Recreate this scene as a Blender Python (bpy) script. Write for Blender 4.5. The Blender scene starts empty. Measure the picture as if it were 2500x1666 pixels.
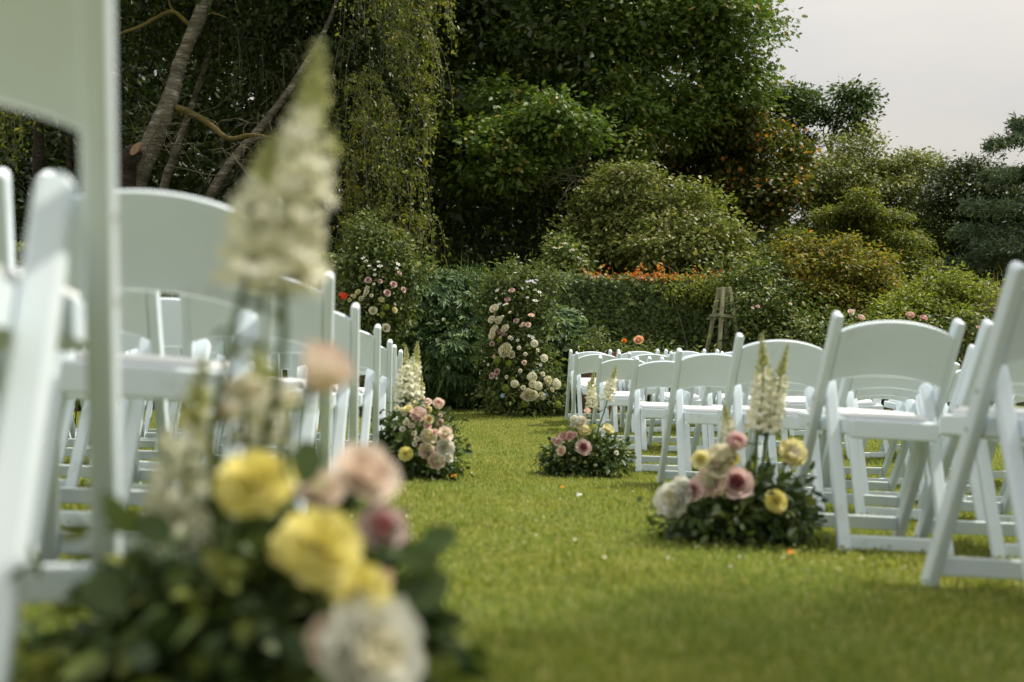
import bpy, math, random
import numpy as np
from mathutils import Vector, Matrix, Euler
from math import pi, sin, cos, radians, sqrt
random.seed(7); np.random.seed(7)
RNG = np.random.RandomState(11)
sc = bpy.context.scene
COL = sc.collection

# ------------------------------------------------------------------ camera, sky, sun, exposure
F_PX = 35.0/36.0*2500
PITCH = math.atan(117/F_PX)
CAM = Vector((0, 0, 0.55))
cd = bpy.data.cameras.new('camera'); cam = bpy.data.objects.new('camera', cd); COL.objects.link(cam)
cd.lens = 35; cd.sensor_width = 36; cd.clip_start = 0.05; cd.clip_end = 1500
cd.dof.use_dof = True; cd.dof.focus_distance = 11.0; cd.dof.aperture_fstop = 1.9; cd.dof.aperture_blades = 9
cam.location = CAM; cam.rotation_euler = (pi/2+PITCH, 0, 0)
sc.camera = cam

SUN_EL, SUN_AZ = radians(56), radians(72)      # azimuth clockwise from +Y (view direction): sun high on the right, a little ahead
w = bpy.data.worlds.new('World'); sc.world = w; w.use_nodes = True
nt = w.node_tree; nt.nodes.clear()
def N(t, **k):
    n = nt.nodes.new(t)
    for a, b in k.items(): setattr(n, a, b)
    return n
out = N('ShaderNodeOutputWorld'); bg = N('ShaderNodeBackground'); sky = N('ShaderNodeTexSky', sky_type='NISHITA', sun_disc=False)
sky.sun_elevation = SUN_EL; sky.sun_rotation = SUN_AZ; sky.dust_density = 3.0
hs = N('ShaderNodeVectorMath', operation='SCALE'); hs.inputs['Scale'].default_value = 0.07
nt.links.new(sky.outputs[0], hs.inputs[0])
tc = N('ShaderNodeTexCoord'); mp = N('ShaderNodeMapping'); mp.inputs['Scale'].default_value = (1, 1, 3.0)
nz = N('ShaderNodeTexNoise'); nz.inputs['Scale'].default_value = 1.6; nz.inputs['Detail'].default_value = 5; nz.inputs['Roughness'].default_value = 0.55
cr = N('ShaderNodeValToRGB'); e = cr.color_ramp.elements
e[0].position = 0.33; e[0].color = (0.54, 0.55, 0.555, 1); e[1].position = 0.66; e[1].color = (0.70, 0.66, 0.60, 1)
mx = N('ShaderNodeMix', data_type='RGBA'); mx.inputs['Factor'].default_value = 0.86
nt.links.new(tc.outputs['Generated'], mp.inputs[0]); nt.links.new(mp.outputs[0], nz.inputs['Vector']); nt.links.new(nz.outputs['Fac'], cr.inputs[0])
nt.links.new(hs.outputs[0], mx.inputs['A']); nt.links.new(cr.outputs[0], mx.inputs['B'])
# an overcast-hazy sky is brighter towards the zenith than at the horizon
sx = N('ShaderNodeSeparateXYZ'); nt.links.new(tc.outputs['Generated'], sx.inputs[0])
mr = N('ShaderNodeMapRange'); mr.inputs['From Min'].default_value = 0; mr.inputs['From Max'].default_value = 1; mr.inputs['To Min'].default_value = 0.50; mr.inputs['To Max'].default_value = 1.65
nt.links.new(sx.outputs['Z'], mr.inputs['Value']); gr = N('ShaderNodeVectorMath', operation='SCALE'); nt.links.new(mx.outputs['Result'], gr.inputs[0]); nt.links.new(mr.outputs['Result'], gr.inputs['Scale'])
nt.links.new(gr.outputs[0], bg.inputs[0]); bg.inputs[1].default_value = 1.0; nt.links.new(bg.outputs[0], out.inputs[0])
sd = bpy.data.lights.new('sun', 'SUN'); sun = bpy.data.objects.new('sun', sd); COL.objects.link(sun)
sd.energy = 3.7; sd.angle = radians(1.5); sd.color = (1.0, 0.93, 0.80)
dvec = Vector((sin(SUN_AZ)*cos(SUN_EL), cos(SUN_AZ)*cos(SUN_EL), sin(SUN_EL)))
sun.rotation_euler = dvec.to_track_quat('Z', 'Y').to_euler(); sun.location = (8, 0, 20)
vs = sc.view_settings
sc.display_settings.display_device = 'sRGB'; vs.view_transform = 'Standard'; vs.look = 'None'; vs.gamma = 1; vs.use_curve_mapping = False
vs.exposure = 0.6
sc.cycles.max_bounces = 6; sc.cycles.diffuse_bounces = 3; sc.cycles.transmission_bounces = 4; sc.cycles.glossy_bounces = 2

# ------------------------------------------------------------------ helpers
def P(x, y, Y):
    """photo pixel (2500 wide) at world depth Y -> world point"""
    a, b = (x-1250)/F_PX, (833-y)/F_PX
    dy = cos(PITCH) - b*sin(PITCH); dz = sin(PITCH) + b*cos(PITCH)
    t = Y/dy
    return Vector((a*t, Y, CAM.z + dz*t))
BY = np.array([(-5, .25), (0, .235), (1, .20), (1.9, .11), (2.6, .075), (3.6, .06), (4.8, .045), (6.5, .02), (8, .05), (9.3, .11), (10.5, .18), (11.5, .25), (13, .33), (16, .42), (30, .6), (400, .6)])
def TZ(X, Y):
    u = X + .0617*Y
    base = np.interp(Y, BY[:, 0], BY[:, 1])
    fade = np.clip((10-Y)/3, 0, 1)
    return base - .05*(np.clip(u, -2, 3)-.42)*fade + .006*np.sin(X*2.1+Y*1.3)*np.cos(Y*1.7-X)

def tag(o, label=None, cat=None, group=None, kind=None):
    if label: o['label'] = label
    if cat: o['category'] = cat
    if group: o['group'] = group
    if kind: o['kind'] = kind
    return o
def empty(name, loc, rz=0.0):
    o = bpy.data.objects.new(name, None); COL.objects.link(o); o.location = loc; o.rotation_euler = (0, 0, rz)
    o.empty_display_size = .1
    return o
def link(name, me, parent=None, mat=None, world=True):
    """mesh given in world coordinates unless world=False; parent transforms are undone"""
    o = bpy.data.objects.new(name, me); COL.objects.link(o)
    if parent is not None:
        o.parent = parent
        if world:
            pm = Matrix.LocRotScale(parent.location, parent.rotation_euler, (1, 1, 1)) if parent.parent is None else WM[parent.name]
            o.matrix_basis = pm.inverted()
    return o
WM = {}
def mesh(name, V, Fc, mats, smooth=False, mi=None):
    """V (n,3) array, Fc list of faces or an (m,k) array"""
    me = bpy.data.meshes.new(name)
    V = np.asarray(V, dtype=np.float32)
    if isinstance(Fc, np.ndarray):
        m, k = Fc.shape
        me.vertices.add(len(V)); me.vertices.foreach_set('co', V.ravel())
        me.loops.add(m*k); me.loops.foreach_set('vertex_index', Fc.astype(np.int32).ravel())
        me.polygons.add(m); me.polygons.foreach_set('loop_start', np.arange(0, m*k, k, dtype=np.int32))
        me.polygons.foreach_set('loop_total', np.full(m, k, dtype=np.int32))
        me.update(calc_edges=True)
    else:
        me.from_pydata([tuple(v) for v in V.tolist()], [], Fc)
    for m_ in (mats if isinstance(mats, (list, tuple)) else [mats]): me.materials.append(m_)
    if mi is not None: me.polygons.foreach_set('material_index', np.asarray(mi, dtype=np.int32))
    if smooth: me.polygons.foreach_set('use_smooth', np.ones(len(me.polygons), dtype=bool))
    me.update()
    return me
class MB:
    def __init__(s): s.v = []; s.f = []; s.m = []; s.n = 0
    def add(s, V, Fc, mi=0):
        s.v.append(np.asarray(V, float)); s.f += [tuple(int(i)+s.n for i in f) for f in Fc]; s.m += [mi]*len(Fc); s.n += len(V); return s
    def mesh(s, name, mats, smooth=False): return mesh(name, np.vstack(s.v), s.f, mats, smooth, s.m)
def loft(rings, cap=True, closed=True):
    k = len(rings[0]); V = np.vstack(rings); Fc = []
    for i in range(len(rings)-1):
        for j in range(k if closed else k-1):
            a = i*k+j; b = i*k+(j+1) % k
            Fc.append((a, b, b+k, a+k))
    if cap: Fc.append(tuple(range(k-1, -1, -1))); Fc.append(tuple(range((len(rings)-1)*k, len(rings)*k)))
    return V, Fc
def rrect(w, h, r):
    pts = []
    for cx, cy, a0 in ((w/2-r, h/2-r, 0), (-w/2+r, h/2-r, 90), (-w/2+r, -h/2+r, 180), (w/2-r, -h/2+r, 270)):
        for a in (0, 45, 90): pts.append((cx+r*cos(radians(a0+a)), cy+r*sin(radians(a0+a))))
    return np.array(pts)
def beam(p0, p1, w, d, r=.005, dome=False, wdir=(1, 0, 0)):
    """bar from p0 to p1; w along wdir, d across; optional rounded top end"""
    p0 = np.array(p0, float); p1 = np.array(p1, float); L = np.linalg.norm(p1-p0); t = (p1-p0)/L
    a = np.array(wdir, float); a -= t*a.dot(t); a /= np.linalg.norm(a); b = np.cross(t, a)
    ts = [(0, 1-2*r/w, 1-2*r/d), (r, 1, 1)]
    if dome:
        n = 6
        for i in range(n+1):
            q = i/n*0.97; ts.append((L-w/2+w/2*sin(q*pi/2), cos(q*pi/2), 1 if i < n-1 else .8))
    else: ts += [(L-r, 1, 1), (L, 1-2*r/w, 1-2*r/d)]
    rings = []
    base = rrect(w, d, r)
    for s, kw, kd in ts:
        rings.append(np.array([p0+t*s+a*q[0]*kw+b*q[1]*kd for q in base]))
    return loft(rings)
def tube(pts, rad, k=8, jit=0, seed=0, cap=True):
    pts = [np.array(p, float) for p in pts]; rg = np.random.RandomState(seed); rings = []
    if not hasattr(rad, '__len__'): rad = [rad]*len(pts)
    for i, p in enumerate(pts):
        t = pts[min(i+1, len(pts)-1)]-pts[max(i-1, 0)]; t /= (np.linalg.norm(t)+1e-9)
        a = np.cross(t, (0, 1, 0.13)); a /= np.linalg.norm(a); b = np.cross(t, a)
        rings.append(np.array([p+rad[i]*(1+jit*rg.uniform(-1, 1))*(a*cos(2*pi*j/k)+b*sin(2*pi*j/k)) for j in range(k)]))
    return loft(rings, cap)
def smooth_path(pts, n=6):
    """Catmull-Rom through points (each may carry extra values)"""
    pts = [np.array(p, float) for p in pts]; q = [2*pts[0]-pts[1]]+pts+[2*pts[-1]-pts[-2]]; o = []
    for i in range(1, len(q)-2):
        for s in range(n):
            t = s/n
            o.append(.5*((2*q[i])+(-q[i-1]+q[i+1])*t+(2*q[i-1]-5*q[i]+4*q[i+1]-q[i+2])*t*t+(-q[i-1]+3*q[i]-3*q[i+1]+q[i+2])*t**3))
    o.append(pts[-1]); return o
def unit(v): return v/(np.linalg.norm(v, axis=-1, keepdims=True)+1e-9)
def wave(p, s, seed=0):
    """cheap smooth noise of points, about -1..1"""
    rg = np.random.RandomState(seed); o = 0
    for i in range(6):
        k = rg.randn(3)*s*(1+.5*i); o = o+np.sin(p@k+rg.uniform(0, 6.3))/(1+.35*i)
    return o/3.0

# ------------------------------------------------------------------ materials
def mat(name):
    m = bpy.data.materials.new(name); m.use_nodes = True; m.node_tree.nodes.clear(); return m, m.node_tree
def nn(t, ty, **k):
    n = t.nodes.new(ty)
    for a, b in k.items(): setattr(n, a, b)
    return n
def ramp(t, stops):
    r = nn(t, 'ShaderNodeValToRGB'); el = r.color_ramp.elements
    while len(el) < len(stops): el.new(.5)
    for i, (p, c) in enumerate(stops): el[i].position = p; el[i].color = (*c, 1)
    return r
def leafmat(name, stops, trans=.35, rough=.52, spec=.28, patch=None, tint=1.25):
    m, t = mat(name)
    geo = nn(t, 'ShaderNodeNewGeometry'); r = ramp(t, stops); t.links.new(geo.outputs['Random Per Island'], r.inputs[0])
    col = r.outputs[0]
    if patch:
        tcn = nn(t, 'ShaderNodeTexCoord'); nz = nn(t, 'ShaderNodeTexNoise'); nz.inputs['Scale'].default_value = patch[0]; nz.inputs['Detail'].default_value = 3
        t.links.new(tcn.outputs['Object'], nz.inputs['Vector'])
        rr = ramp(t, [(.40, (0, 0, 0)), (.62, (1, 1, 1))]); t.links.new(nz.outputs['Fac'], rr.inputs[0])
        mm = nn(t, 'ShaderNodeMix', data_type='RGBA', blend_type='MIX'); t.links.new(rr.outputs[0], mm.inputs['Factor'])
        ml = nn(t, 'ShaderNodeMix', data_type='RGBA', blend_type='MULTIPLY'); ml.inputs['Factor'].default_value = 1
        t.links.new(col, ml.inputs['A']); ml.inputs['B'].default_value = (*patch[1], 1)
        t.links.new(col, mm.inputs['A']); t.links.new(ml.outputs['Result'], mm.inputs['B']); col = mm.outputs['Result']
    p = nn(t, 'ShaderNodeBsdfPrincipled'); p.inputs['Roughness'].default_value = rough; p.inputs['Specular IOR Level'].default_value = spec
    t.links.new(col, p.inputs['Base Color'])
    tr = nn(t, 'ShaderNodeBsdfTranslucent'); g = nn(t, 'ShaderNodeMix', data_type='RGBA', blend_type='MULTIPLY'); g.inputs['Factor'].default_value = 1
    t.links.new(col, g.inputs['A']); g.inputs['B'].default_value = (tint, tint*1.05, tint*.55, 1); t.links.new(g.outputs['Result'], tr.inputs[0])
    ms = nn(t, 'ShaderNodeMixShader'); ms.inputs[0].default_value = trans
    o = nn(t, 'ShaderNodeOutputMaterial'); t.links.new(p.outputs[0], ms.inputs[1]); t.links.new(tr.outputs[0], ms.inputs[2]); t.links.new(ms.outputs[0], o.inputs[0])
    return m
def petalmat(name, c0, c1, trans=.3):
    m, t = mat(name)
    geo = nn(t, 'ShaderNodeNewGeometry'); r = ramp(t, [(0, c0), (1, c1)]); t.links.new(geo.outputs['Random Per Island'], r.inputs[0])
    p = nn(t, 'ShaderNodeBsdfPrincipled'); p.inputs['Roughness'].default_value = .6; p.inputs['Specular IOR Level'].default_value = .2
    t.links.new(r.outputs[0], p.inputs['Base Color'])
    tr = nn(t, 'ShaderNodeBsdfTranslucent'); t.links.new(r.outputs[0], tr.inputs[0])
    ms = nn(t, 'ShaderNodeMixShader'); ms.inputs[0].default_value = trans; o = nn(t, 'ShaderNodeOutputMaterial')
    t.links.new(p.outputs[0], ms.inputs[1]); t.links.new(tr.outputs[0], ms.inputs[2]); t.links.new(ms.outputs[0], o.inputs[0])
    return m
def solid(name, stops, scale=8, rough=.6, bump=.2, bscale=40, stretch=(1, 1, 1), spec=.4, detail=6, dist=.01):
    m, t = mat(name)
    tcn = nn(t, 'ShaderNodeTexCoord'); mp = nn(t, 'ShaderNodeMapping'); mp.inputs['Scale'].default_value = stretch
    nz = nn(t, 'ShaderNodeTexNoise'); nz.inputs['Scale'].default_value = scale; nz.inputs['Detail'].default_value = detail; nz.inputs['Roughness'].default_value = .65
    r = ramp(t, stops); p = nn(t, 'ShaderNodeBsdfPrincipled'); o = nn(t, 'ShaderNodeOutputMaterial')
    t.links.new(tcn.outputs['Object'], mp.inputs[0]); t.links.new(mp.outputs[0], nz.inputs['Vector']); t.links.new(nz.outputs['Fac'], r.inputs[0])
    t.links.new(r.outputs[0], p.inputs['Base Color']); p.inputs['Roughness'].default_value = rough; p.inputs['Specular IOR Level'].default_value = spec
    n2 = nn(t, 'ShaderNodeTexNoise'); n2.inputs['Scale'].default_value = bscale; n2.inputs['Detail'].default_value = 4; t.links.new(mp.outputs[0], n2.inputs['Vector'])
    b = nn(t, 'ShaderNodeBump'); b.inputs['Strength'].default_value = bump; b.inputs['Distance'].default_value = dist; t.links.new(n2.outputs['Fac'], b.inputs['Height']); t.links.new(b.outputs[0], p.inputs['Normal'])
    t.links.new(p.outputs[0], o.inputs[0])
    return m
M = {}
M['resin'] = solid('white_resin', [(.3, (.69, .785, .85)), (.7, (.73, .815, .87))], scale=5, rough=.38, bump=.06, bscale=300, dist=.002)
def stain(m, c, scale=3, lo=.58, hi=.75, amt=.5):
    t = m.node_tree; p = [n for n in t.nodes if n.type == 'BSDF_PRINCIPLED'][0]; src = p.inputs['Base Color'].links[0].from_socket
    tcn = nn(t, 'ShaderNodeTexCoord'); nz = nn(t, 'ShaderNodeTexNoise'); nz.inputs['Scale'].default_value = scale; nz.inputs['Detail'].default_value = 9; nz.inputs['Roughness'].default_value = .72
    oi = nn(t, 'ShaderNodeObjectInfo'); ad = nn(t, 'ShaderNodeVectorMath', operation='ADD'); t.links.new(tcn.outputs['Object'], ad.inputs[0]); t.links.new(oi.outputs['Location'], ad.inputs[1]); t.links.new(ad.outputs[0], nz.inputs['Vector'])
    rr = ramp(t, [(lo, (0, 0, 0)), (hi, (amt, amt, amt))]); t.links.new(nz.outputs['Fac'], rr.inputs[0])
    mm = nn(t, 'ShaderNodeMix', data_type='RGBA'); t.links.new(rr.outputs[0], mm.inputs['Factor']); t.links.new(src, mm.inputs['A']); mm.inputs['B'].default_value = (*c, 1); t.links.new(mm.outputs['Result'], p.inputs['Base Color'])
stain(M['resin'], (.42, .43, .36), 9)
M['pad'] = solid('white_vinyl', [(.3, (.80, .82, .82)), (.7, (.84, .85, .84))], scale=6, rough=.5, bump=.1, bscale=60, dist=.004)
M['screw'] = solid('screw_metal', [(.3, (.4, .4, .4)), (.7, (.5, .5, .5))], rough=.35)
M['soil'] = solid('lawn_soil', [(.3, (.09, .11, .02)), (.55, (.14, .15, .03)), (.8, (.20, .18, .05))], scale=3, rough=.95, bump=.6, bscale=60, spec=.1)
M['bank'] = solid('bank_soil', [(.3, (.04, .045, .015)), (.7, (.09, .085, .03))], scale=2, rough=.95, bump=.6, bscale=20, spec=.1)
M['grass'] = leafmat('lawn_grass', [(0, (.145, .22, .045)), (.4, (.225, .30, .065)), (.75, (.30, .345, .09)), (1, (.46, .46, .20))], trans=.35, rough=.5, spec=.25, patch=(1.1, (1.10, .97, .85)), tint=1.2)
M['tallgrass'] = leafmat('bank_grass', [(0, (.13, .13, .03)), (.6, (.24, .20, .045)), (1, (.36, .29, .09))], trans=.35)
M['oak'] = leafmat('oak_leaves', [(0, (0.064, 0.118, 0.022)), (.5, (0.104, 0.169, 0.031)), (.93, (0.161, 0.217, 0.042)), (1, (0.302, 0.209, 0.038))], trans=.3, rough=.5, spec=.3)
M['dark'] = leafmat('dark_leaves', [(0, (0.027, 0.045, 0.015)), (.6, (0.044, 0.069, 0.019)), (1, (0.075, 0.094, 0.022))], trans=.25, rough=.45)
M['birch'] = leafmat('hanging_leaves', [(0, (0.068, 0.102, 0.019)), (.6, (0.136, 0.163, 0.025)), (1, (0.258, 0.245, 0.034))], trans=.4)
M['syc'] = leafmat('sycamore_leaves', [(0, (0.062, 0.086, 0.018)), (.6, (0.101, 0.125, 0.025)), (.90, (0.156, 0.156, 0.029)), (.955, (0.468, 0.218, 0.031)), (1, (0.593, 0.281, 0.047))], trans=.3)
M['mag'] = leafmat('olive_leaves', [(0, (0.092, 0.128, 0.032)), (.5, (0.155, 0.182, 0.046)), (.85, (0.238, 0.255, 0.073)), (1, (0.437, 0.401, 0.182))], trans=.3, rough=.5, spec=.3)
M['pine'] = leafmat('high_leaves', [(0, (0.051, 0.094, 0.027)), (1, (0.101, 0.152, 0.038))], trans=.25)
M['gold'] = leafmat('golden_leaves', [(0, (.10, .13, .025)), (.5, (.17, .18, .03)), (.85, (.27, .23, .035)), (1, (.40, .20, .05))], trans=.4)
M['lime'] = leafmat('lime_leaves', [(0, (0.120, 0.160, 0.025)), (.6, (0.200, 0.240, 0.040)), (1, (0.300, 0.310, 0.060))], trans=.4)
M['rosel'] = leafmat('rose_leaves', [(0, (0.050, 0.092, 0.030)), (.5, (0.101, 0.143, 0.037)), (.85, (0.185, 0.218, 0.050)), (1, (0.336, 0.319, 0.084))], trans=.3, rough=.5, spec=.3)
M['ivy'] = leafmat('ivy_leaves', [(0, (0.046, 0.078, 0.024)), (.5, (0.088, 0.136, 0.035)), (.9, (0.150, 0.203, 0.053)), (1, (0.281, 0.298, 0.088))], trans=.25, rough=.5, spec=.3)
M['creeper'] = leafmat('creeper_leaves', [(0, (.30, .28, .04)), (.35, (.44, .25, .04)), (.7, (.50, .13, .04)), (1, (.46, .07, .03))], trans=.4)
M['peony'] = leafmat('peony_leaves', [(0, (0.047, 0.093, 0.034)), (.6, (0.076, 0.139, 0.045)), (1, (0.143, 0.220, 0.059))], trans=.22, rough=.5, spec=.3)
M['cedar'] = leafmat('cedar_needles', [(0, (0.069, 0.108, 0.069)), (.6, (0.108, 0.156, 0.087)), (1, (0.176, 0.234, 0.117))], trans=.15)
M['euc'] = leafmat('eucalyptus_leaves', [(0, (0.072, 0.108, 0.060)), (.5, (0.120, 0.168, 0.090)), (1, (0.228, 0.276, 0.168))], trans=.25, rough=.5)
M['bq'] = leafmat('bouquet_leaves', [(0, (0.027, 0.053, 0.020)), (.5, (0.056, 0.094, 0.025)), (.85, (0.106, 0.150, 0.037)), (1, (0.225, 0.250, 0.062))], trans=.25, rough=.4)
M['pill'] = leafmat('pillar_leaves', [(0, (.055, .095, .025)), (.5, (.10, .14, .035)), (.85, (.17, .20, .06)), (1, (.28, .28, .10))], trans=.3)
M['stem'] = solid('green_stem', [(.3, (.07, .11, .025)), (.7, (.12, .16, .04))], rough=.55)
M['bud'] = petalmat('green_bud', (.42, .46, .15), (.66, .66, .34))
M['cream'] = petalmat('cream_petals', (.80, .76, .56), (.86, .83, .68))
M['white'] = petalmat('white_petals', (.82, .82, .72), (.86, .86, .80))
M['yellow'] = petalmat('yellow_petals', (.84, .76, .22), (.88, .82, .38))
M['paleyellow'] = petalmat('pale_yellow_petals', (.84, .78, .38), (.88, .83, .54))
M['mauve_in'] = petalmat('mauve_inner_petals', (.48, .18, .20), (.58, .28, .28))
M['mauve'] = petalmat('mauve_petals', (.72, .52, .50), (.80, .64, .60))
M['blush'] = petalmat('blush_petals', (.86, .70, .58), (.90, .80, .69))
M['pink'] = petalmat('pink_petals', (.84, .50, .50), (.90, .68, .64))
M['peach'] = petalmat('peach_petals', (.84, .46, .24), (.90, .60, .38))
M['orange'] = petalmat('orange_petals', (.85, .28, .02), (.90, .38, .05))
M['red'] = petalmat('red_petals', (.75, .04, .02), (.82, .09, .04))
M['magenta'] = petalmat('magenta_petals', (.55, .07, .20), (.65, .13, .28))
M['lilac'] = petalmat('lilac_petals', (.62, .60, .78), (.78, .76, .88))
M['blue'] = petalmat('blue_petals', (.28, .42, .68), (.42, .56, .78))
M['green'] = petalmat('green_petals', (.26, .33, .04), (.42, .48, .08))
M['snap'] = petalmat('snapdragon_petals', (.84, .83, .62), (.90, .89, .78), .4)
M['bark'] = solid('grey_bark', [(.38, (0.093, 0.082, 0.064)), (.53, (0.162, 0.147, 0.115)), (.62, (0.281, 0.260, 0.212)), (.68, (0.442, 0.425, 0.365))], scale=7, rough=.9, bump=.9, bscale=14, stretch=(0.595, 0.607, 2.210), spec=.15, dist=.05)
M['barkd'] = solid('dark_bark', [(.4, (.03, .027, .02)), (.66, (.06, .053, .04)), (.72, (.22, .20, .17))], scale=9, rough=.9, bump=.8, bscale=16, stretch=(.7, .7, 2.2), spec=.15, dist=.04)
M['moss'] = solid('mossy_bark', [(.35, (0.090, 0.072, 0.027)), (.65, (0.156, 0.126, 0.048))], scale=6, rough=.95, bump=.6, bscale=22, spec=.1, dist=.02)
M['cut'] = solid('cut_wood', [(.3, (.17, .10, .06)), (.7, (.26, .16, .09))], scale=14, rough=.8)
M['twig'] = solid('dead_twigs', [(.3, (.10, .09, .06)), (.7, (.19, .17, .12))], scale=20, rough=.9)
M['stone'] = solid('wall_stone', [(.3, (.10, .085, .07)), (.5, (.19, .15, .125)), (.72, (.28, .24, .20))], scale=5, rough=.9, bump=.7, bscale=24, spec=.2, dist=.02)
M['mortar'] = solid('wall_mortar', [(.3, (.07, .06, .045)), (.7, (.13, .11, .085))], scale=9, rough=.95, bump=.5, bscale=30, spec=.1)
M['timber'] = solid('weathered_timber', [(.3, (0.190, 0.185, 0.112)), (.7, (0.333, 0.319, 0.206))], scale=4, rough=.85, bump=.4, bscale=60, stretch=(6, 6, .6), spec=.2, dist=.004)
M['stave'] = solid('barrel_staves', [(.3, (.085, .05, .03)), (.7, (.20, .12, .07))], scale=10, rough=.85, bump=.5, bscale=60, stretch=(4, 4, .5), dist=.004)
M['hoop'] = solid('maroon_hoop', [(.3, (.10, .02, .018)), (.7, (.17, .045, .03))], scale=16, rough=.7)
M['earth'] = solid('pot_soil', [(.3, (.03, .022, .015)), (.7, (.06, .045, .03))], scale=20, rough=1, bump=.8)

# ------------------------------------------------------------------ leaves
def T(vs, fs): return np.array(vs, float), np.array(fs, int)
LEAF2 = T([(0, 0, 0), (-.26, .45, .06), (0, 1, -.05), (.26, .45, .06)], [(0, 3, 2), (0, 2, 1)])
LEAF4 = T([(0, 0, 0), (-.24, .3, .07), (-.2, .68, .04), (0, 1, -.1), (.2, .68, .04), (.24, .3, .07), (0, .5, -.02)], [(0, 6, 1), (1, 6, 2), (2, 6, 3), (3, 6, 4), (4, 6, 5), (5, 6, 0)])
ROUND = T([(0, 0, 0), (-.33, .22, .05), (-.42, .55, .07), (-.2, .9, 0), (.2, .9, 0), (.42, .55, .07), (.33, .22, .05)], [(0, 6, 5), (0, 5, 4), (0, 4, 3), (0, 3, 2), (0, 2, 1)])
LONG = T([(0, 0, 0), (-.11, .4, .03), (0, 1, -.12), (.11, .4, .03)], [(0, 3, 2), (0, 2, 1)])
OAK = T([(0, 0, 0), (-.10, .22, .02), (-.30, .22, .06), (-.12, .42, .02), (-.38, .58, .06), (-.12, .66, .02), (-.2, .88, .02), (0, 1, -.06),
         (.2, .88, .02), (.12, .66, .02), (.38, .58, .06), (.12, .42, .02), (.30, .22, .06), (.10, .22, .02)],
        [(0, 13, 1), (1, 3, 2), (1, 13, 11), (1, 11, 3), (13, 12, 11), (3, 5, 4), (3, 11, 9), (3, 9, 5), (11, 10, 9), (5, 7, 6), (5, 9, 7), (9, 8, 7)])
IVY = T([(0, 0, 0), (-.34, .05, .03), (-.22, .3, .05), (-.5, .5, 0), (-.18, .62, .04), (0, 1, -.05), (.18, .62, .04), (.5, .5, 0), (.22, .3, .05), (.34, .05, .03)],
        [(0, 2, 1), (0, 9, 8), (0, 8, 2), (2, 4, 3), (8, 7, 6), (2, 8, 6), (2, 6, 4), (4, 6, 5)])
def frames(nrm, tip):
    Z = unit(nrm); Yv = unit(tip-Z*(tip*Z).sum(1, keepdims=True)); X = np.cross(Yv, Z); return X, Yv, Z
def inst(tmpl, pos, nrm, tip, size):
    tv, tf = tmpl; X, Yv, Z = frames(nrm, tip); s = size[:, None, None]
    V = pos[:, None, :]+s*(tv[None, :, 0:1]*X[:, None, :]+tv[None, :, 1:2]*Yv[:, None, :]+tv[None, :, 2:3]*Z[:, None, :])
    n, m = len(pos), len(tv)
    Fc = tf[None, :, :]+(np.arange(n)*m)[:, None, None]
    return V.reshape(-1, 3), Fc.reshape(-1, tf.shape[1])
def leaves(name, parts, mats, parent=None, label=None):
    """parts: list of (V,F,matindex)"""
    Vs, Fs, Ms, off = [], [], [], 0
    for V, Fc, m in parts:
        Vs.append(V); Fs.append(Fc+off); Ms.append(np.full(len(Fc), m)); off += len(V)
    me = mesh(name, np.vstack(Vs), np.vstack(Fs), mats, False, np.concatenate(Ms))
    o = link(name, me, parent)
    return o
def crown(blobs, n, k, size, tmpl=LEAF4, cr=None, gap=.0, gs=1.2, seed=1, flat=.55, droop=.35, shell=.30, front=.45, up=.6, zmin=None, under=0.0):
    """blobs (x,y,z,rx,ry,rz); n clusters of k leaves"""
    rg = np.random.RandomState(seed); B = np.array(blobs, float)
    wgt = (B[:, 3]*B[:, 5]); wgt = wgt/wgt.sum(); idx = rg.choice(len(B), n*2, p=wgt)
    d = unit(rg.randn(n*2, 3)); back = (d[:, 1] > .25) & (rg.rand(n*2) < front); keep = ~back
    rr = 1-np.abs(rg.randn(n*2))*shell; rr = np.clip(rr, .05, 1.12)
    d[:, 2] = np.where((d[:, 2] < -.2) & (rg.rand(n*2) < under), -d[:, 2], d[:, 2])
    c = B[idx, :3]+d*B[idx, 3:6]*rr[:, None]
    if gap > -1: keep &= wave(c, gs, seed+5) > (gap-.75)
    if zmin is not None: keep &= c[:, 2] > zmin
    c = c[keep][:n]; d = d[keep][:n]; n = len(c)
    cr = cr or size*2.2
    off = rg.randn(n, k, 3)*cr*np.array([1, 1, flat]); 
    pos = (c[:, None, :]+off).reshape(-1, 3); D = np.repeat(d, k, 0)
    Nn = unit(up*np.array([0, 0, 1])+.5*D+.55*rg.randn(n*k, 3))
    tip = D*.7+off.reshape(-1, 3)/cr*.5+np.array([0, 0, -droop])+.35*rg.randn(n*k, 3)
    return inst(tmpl, pos, Nn, tip, size*rg.uniform(.65, 1.2, n*k))
def boughs(blobs, br, seed=1, fill=1.0, flat=.6):
    """break big blobs into many small rounded boughs sitting on their shells, so tops catch light and undersides stay dark"""
    rg = np.random.RandomState(seed); out = []
    for b in blobs:
        n = max(3, int(fill*3.2*(b[3]*b[5])/(br*br)))
        for i in range(n):
            d = rg.randn(3); d /= np.linalg.norm(d)
            if d[1] > .35 and rg.rand() < .6: d[1] = -d[1]
            q = rg.uniform(.35, 1.0)+.32*rg.rand()**4; rr_ = br*rg.uniform(.5, 1.35)
            out.append((b[0]+d[0]*b[3]*q, b[1]+d[1]*b[4]*q, b[2]+d[2]*b[5]*q, rr_, rr_*.9, rr_*flat))
            if d[2] > .1 and rg.rand() < .45:        # a shoot that breaks the outline
                q = rg.uniform(1.0, 1.22); h = br*rg.uniform(.35, .8); out.append((b[0]+d[0]*b[3]*q, b[1]+d[1]*b[4]*q, b[2]+d[2]*b[5]*q+h*.5, br*.24, br*.24, h))
    return out
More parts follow.
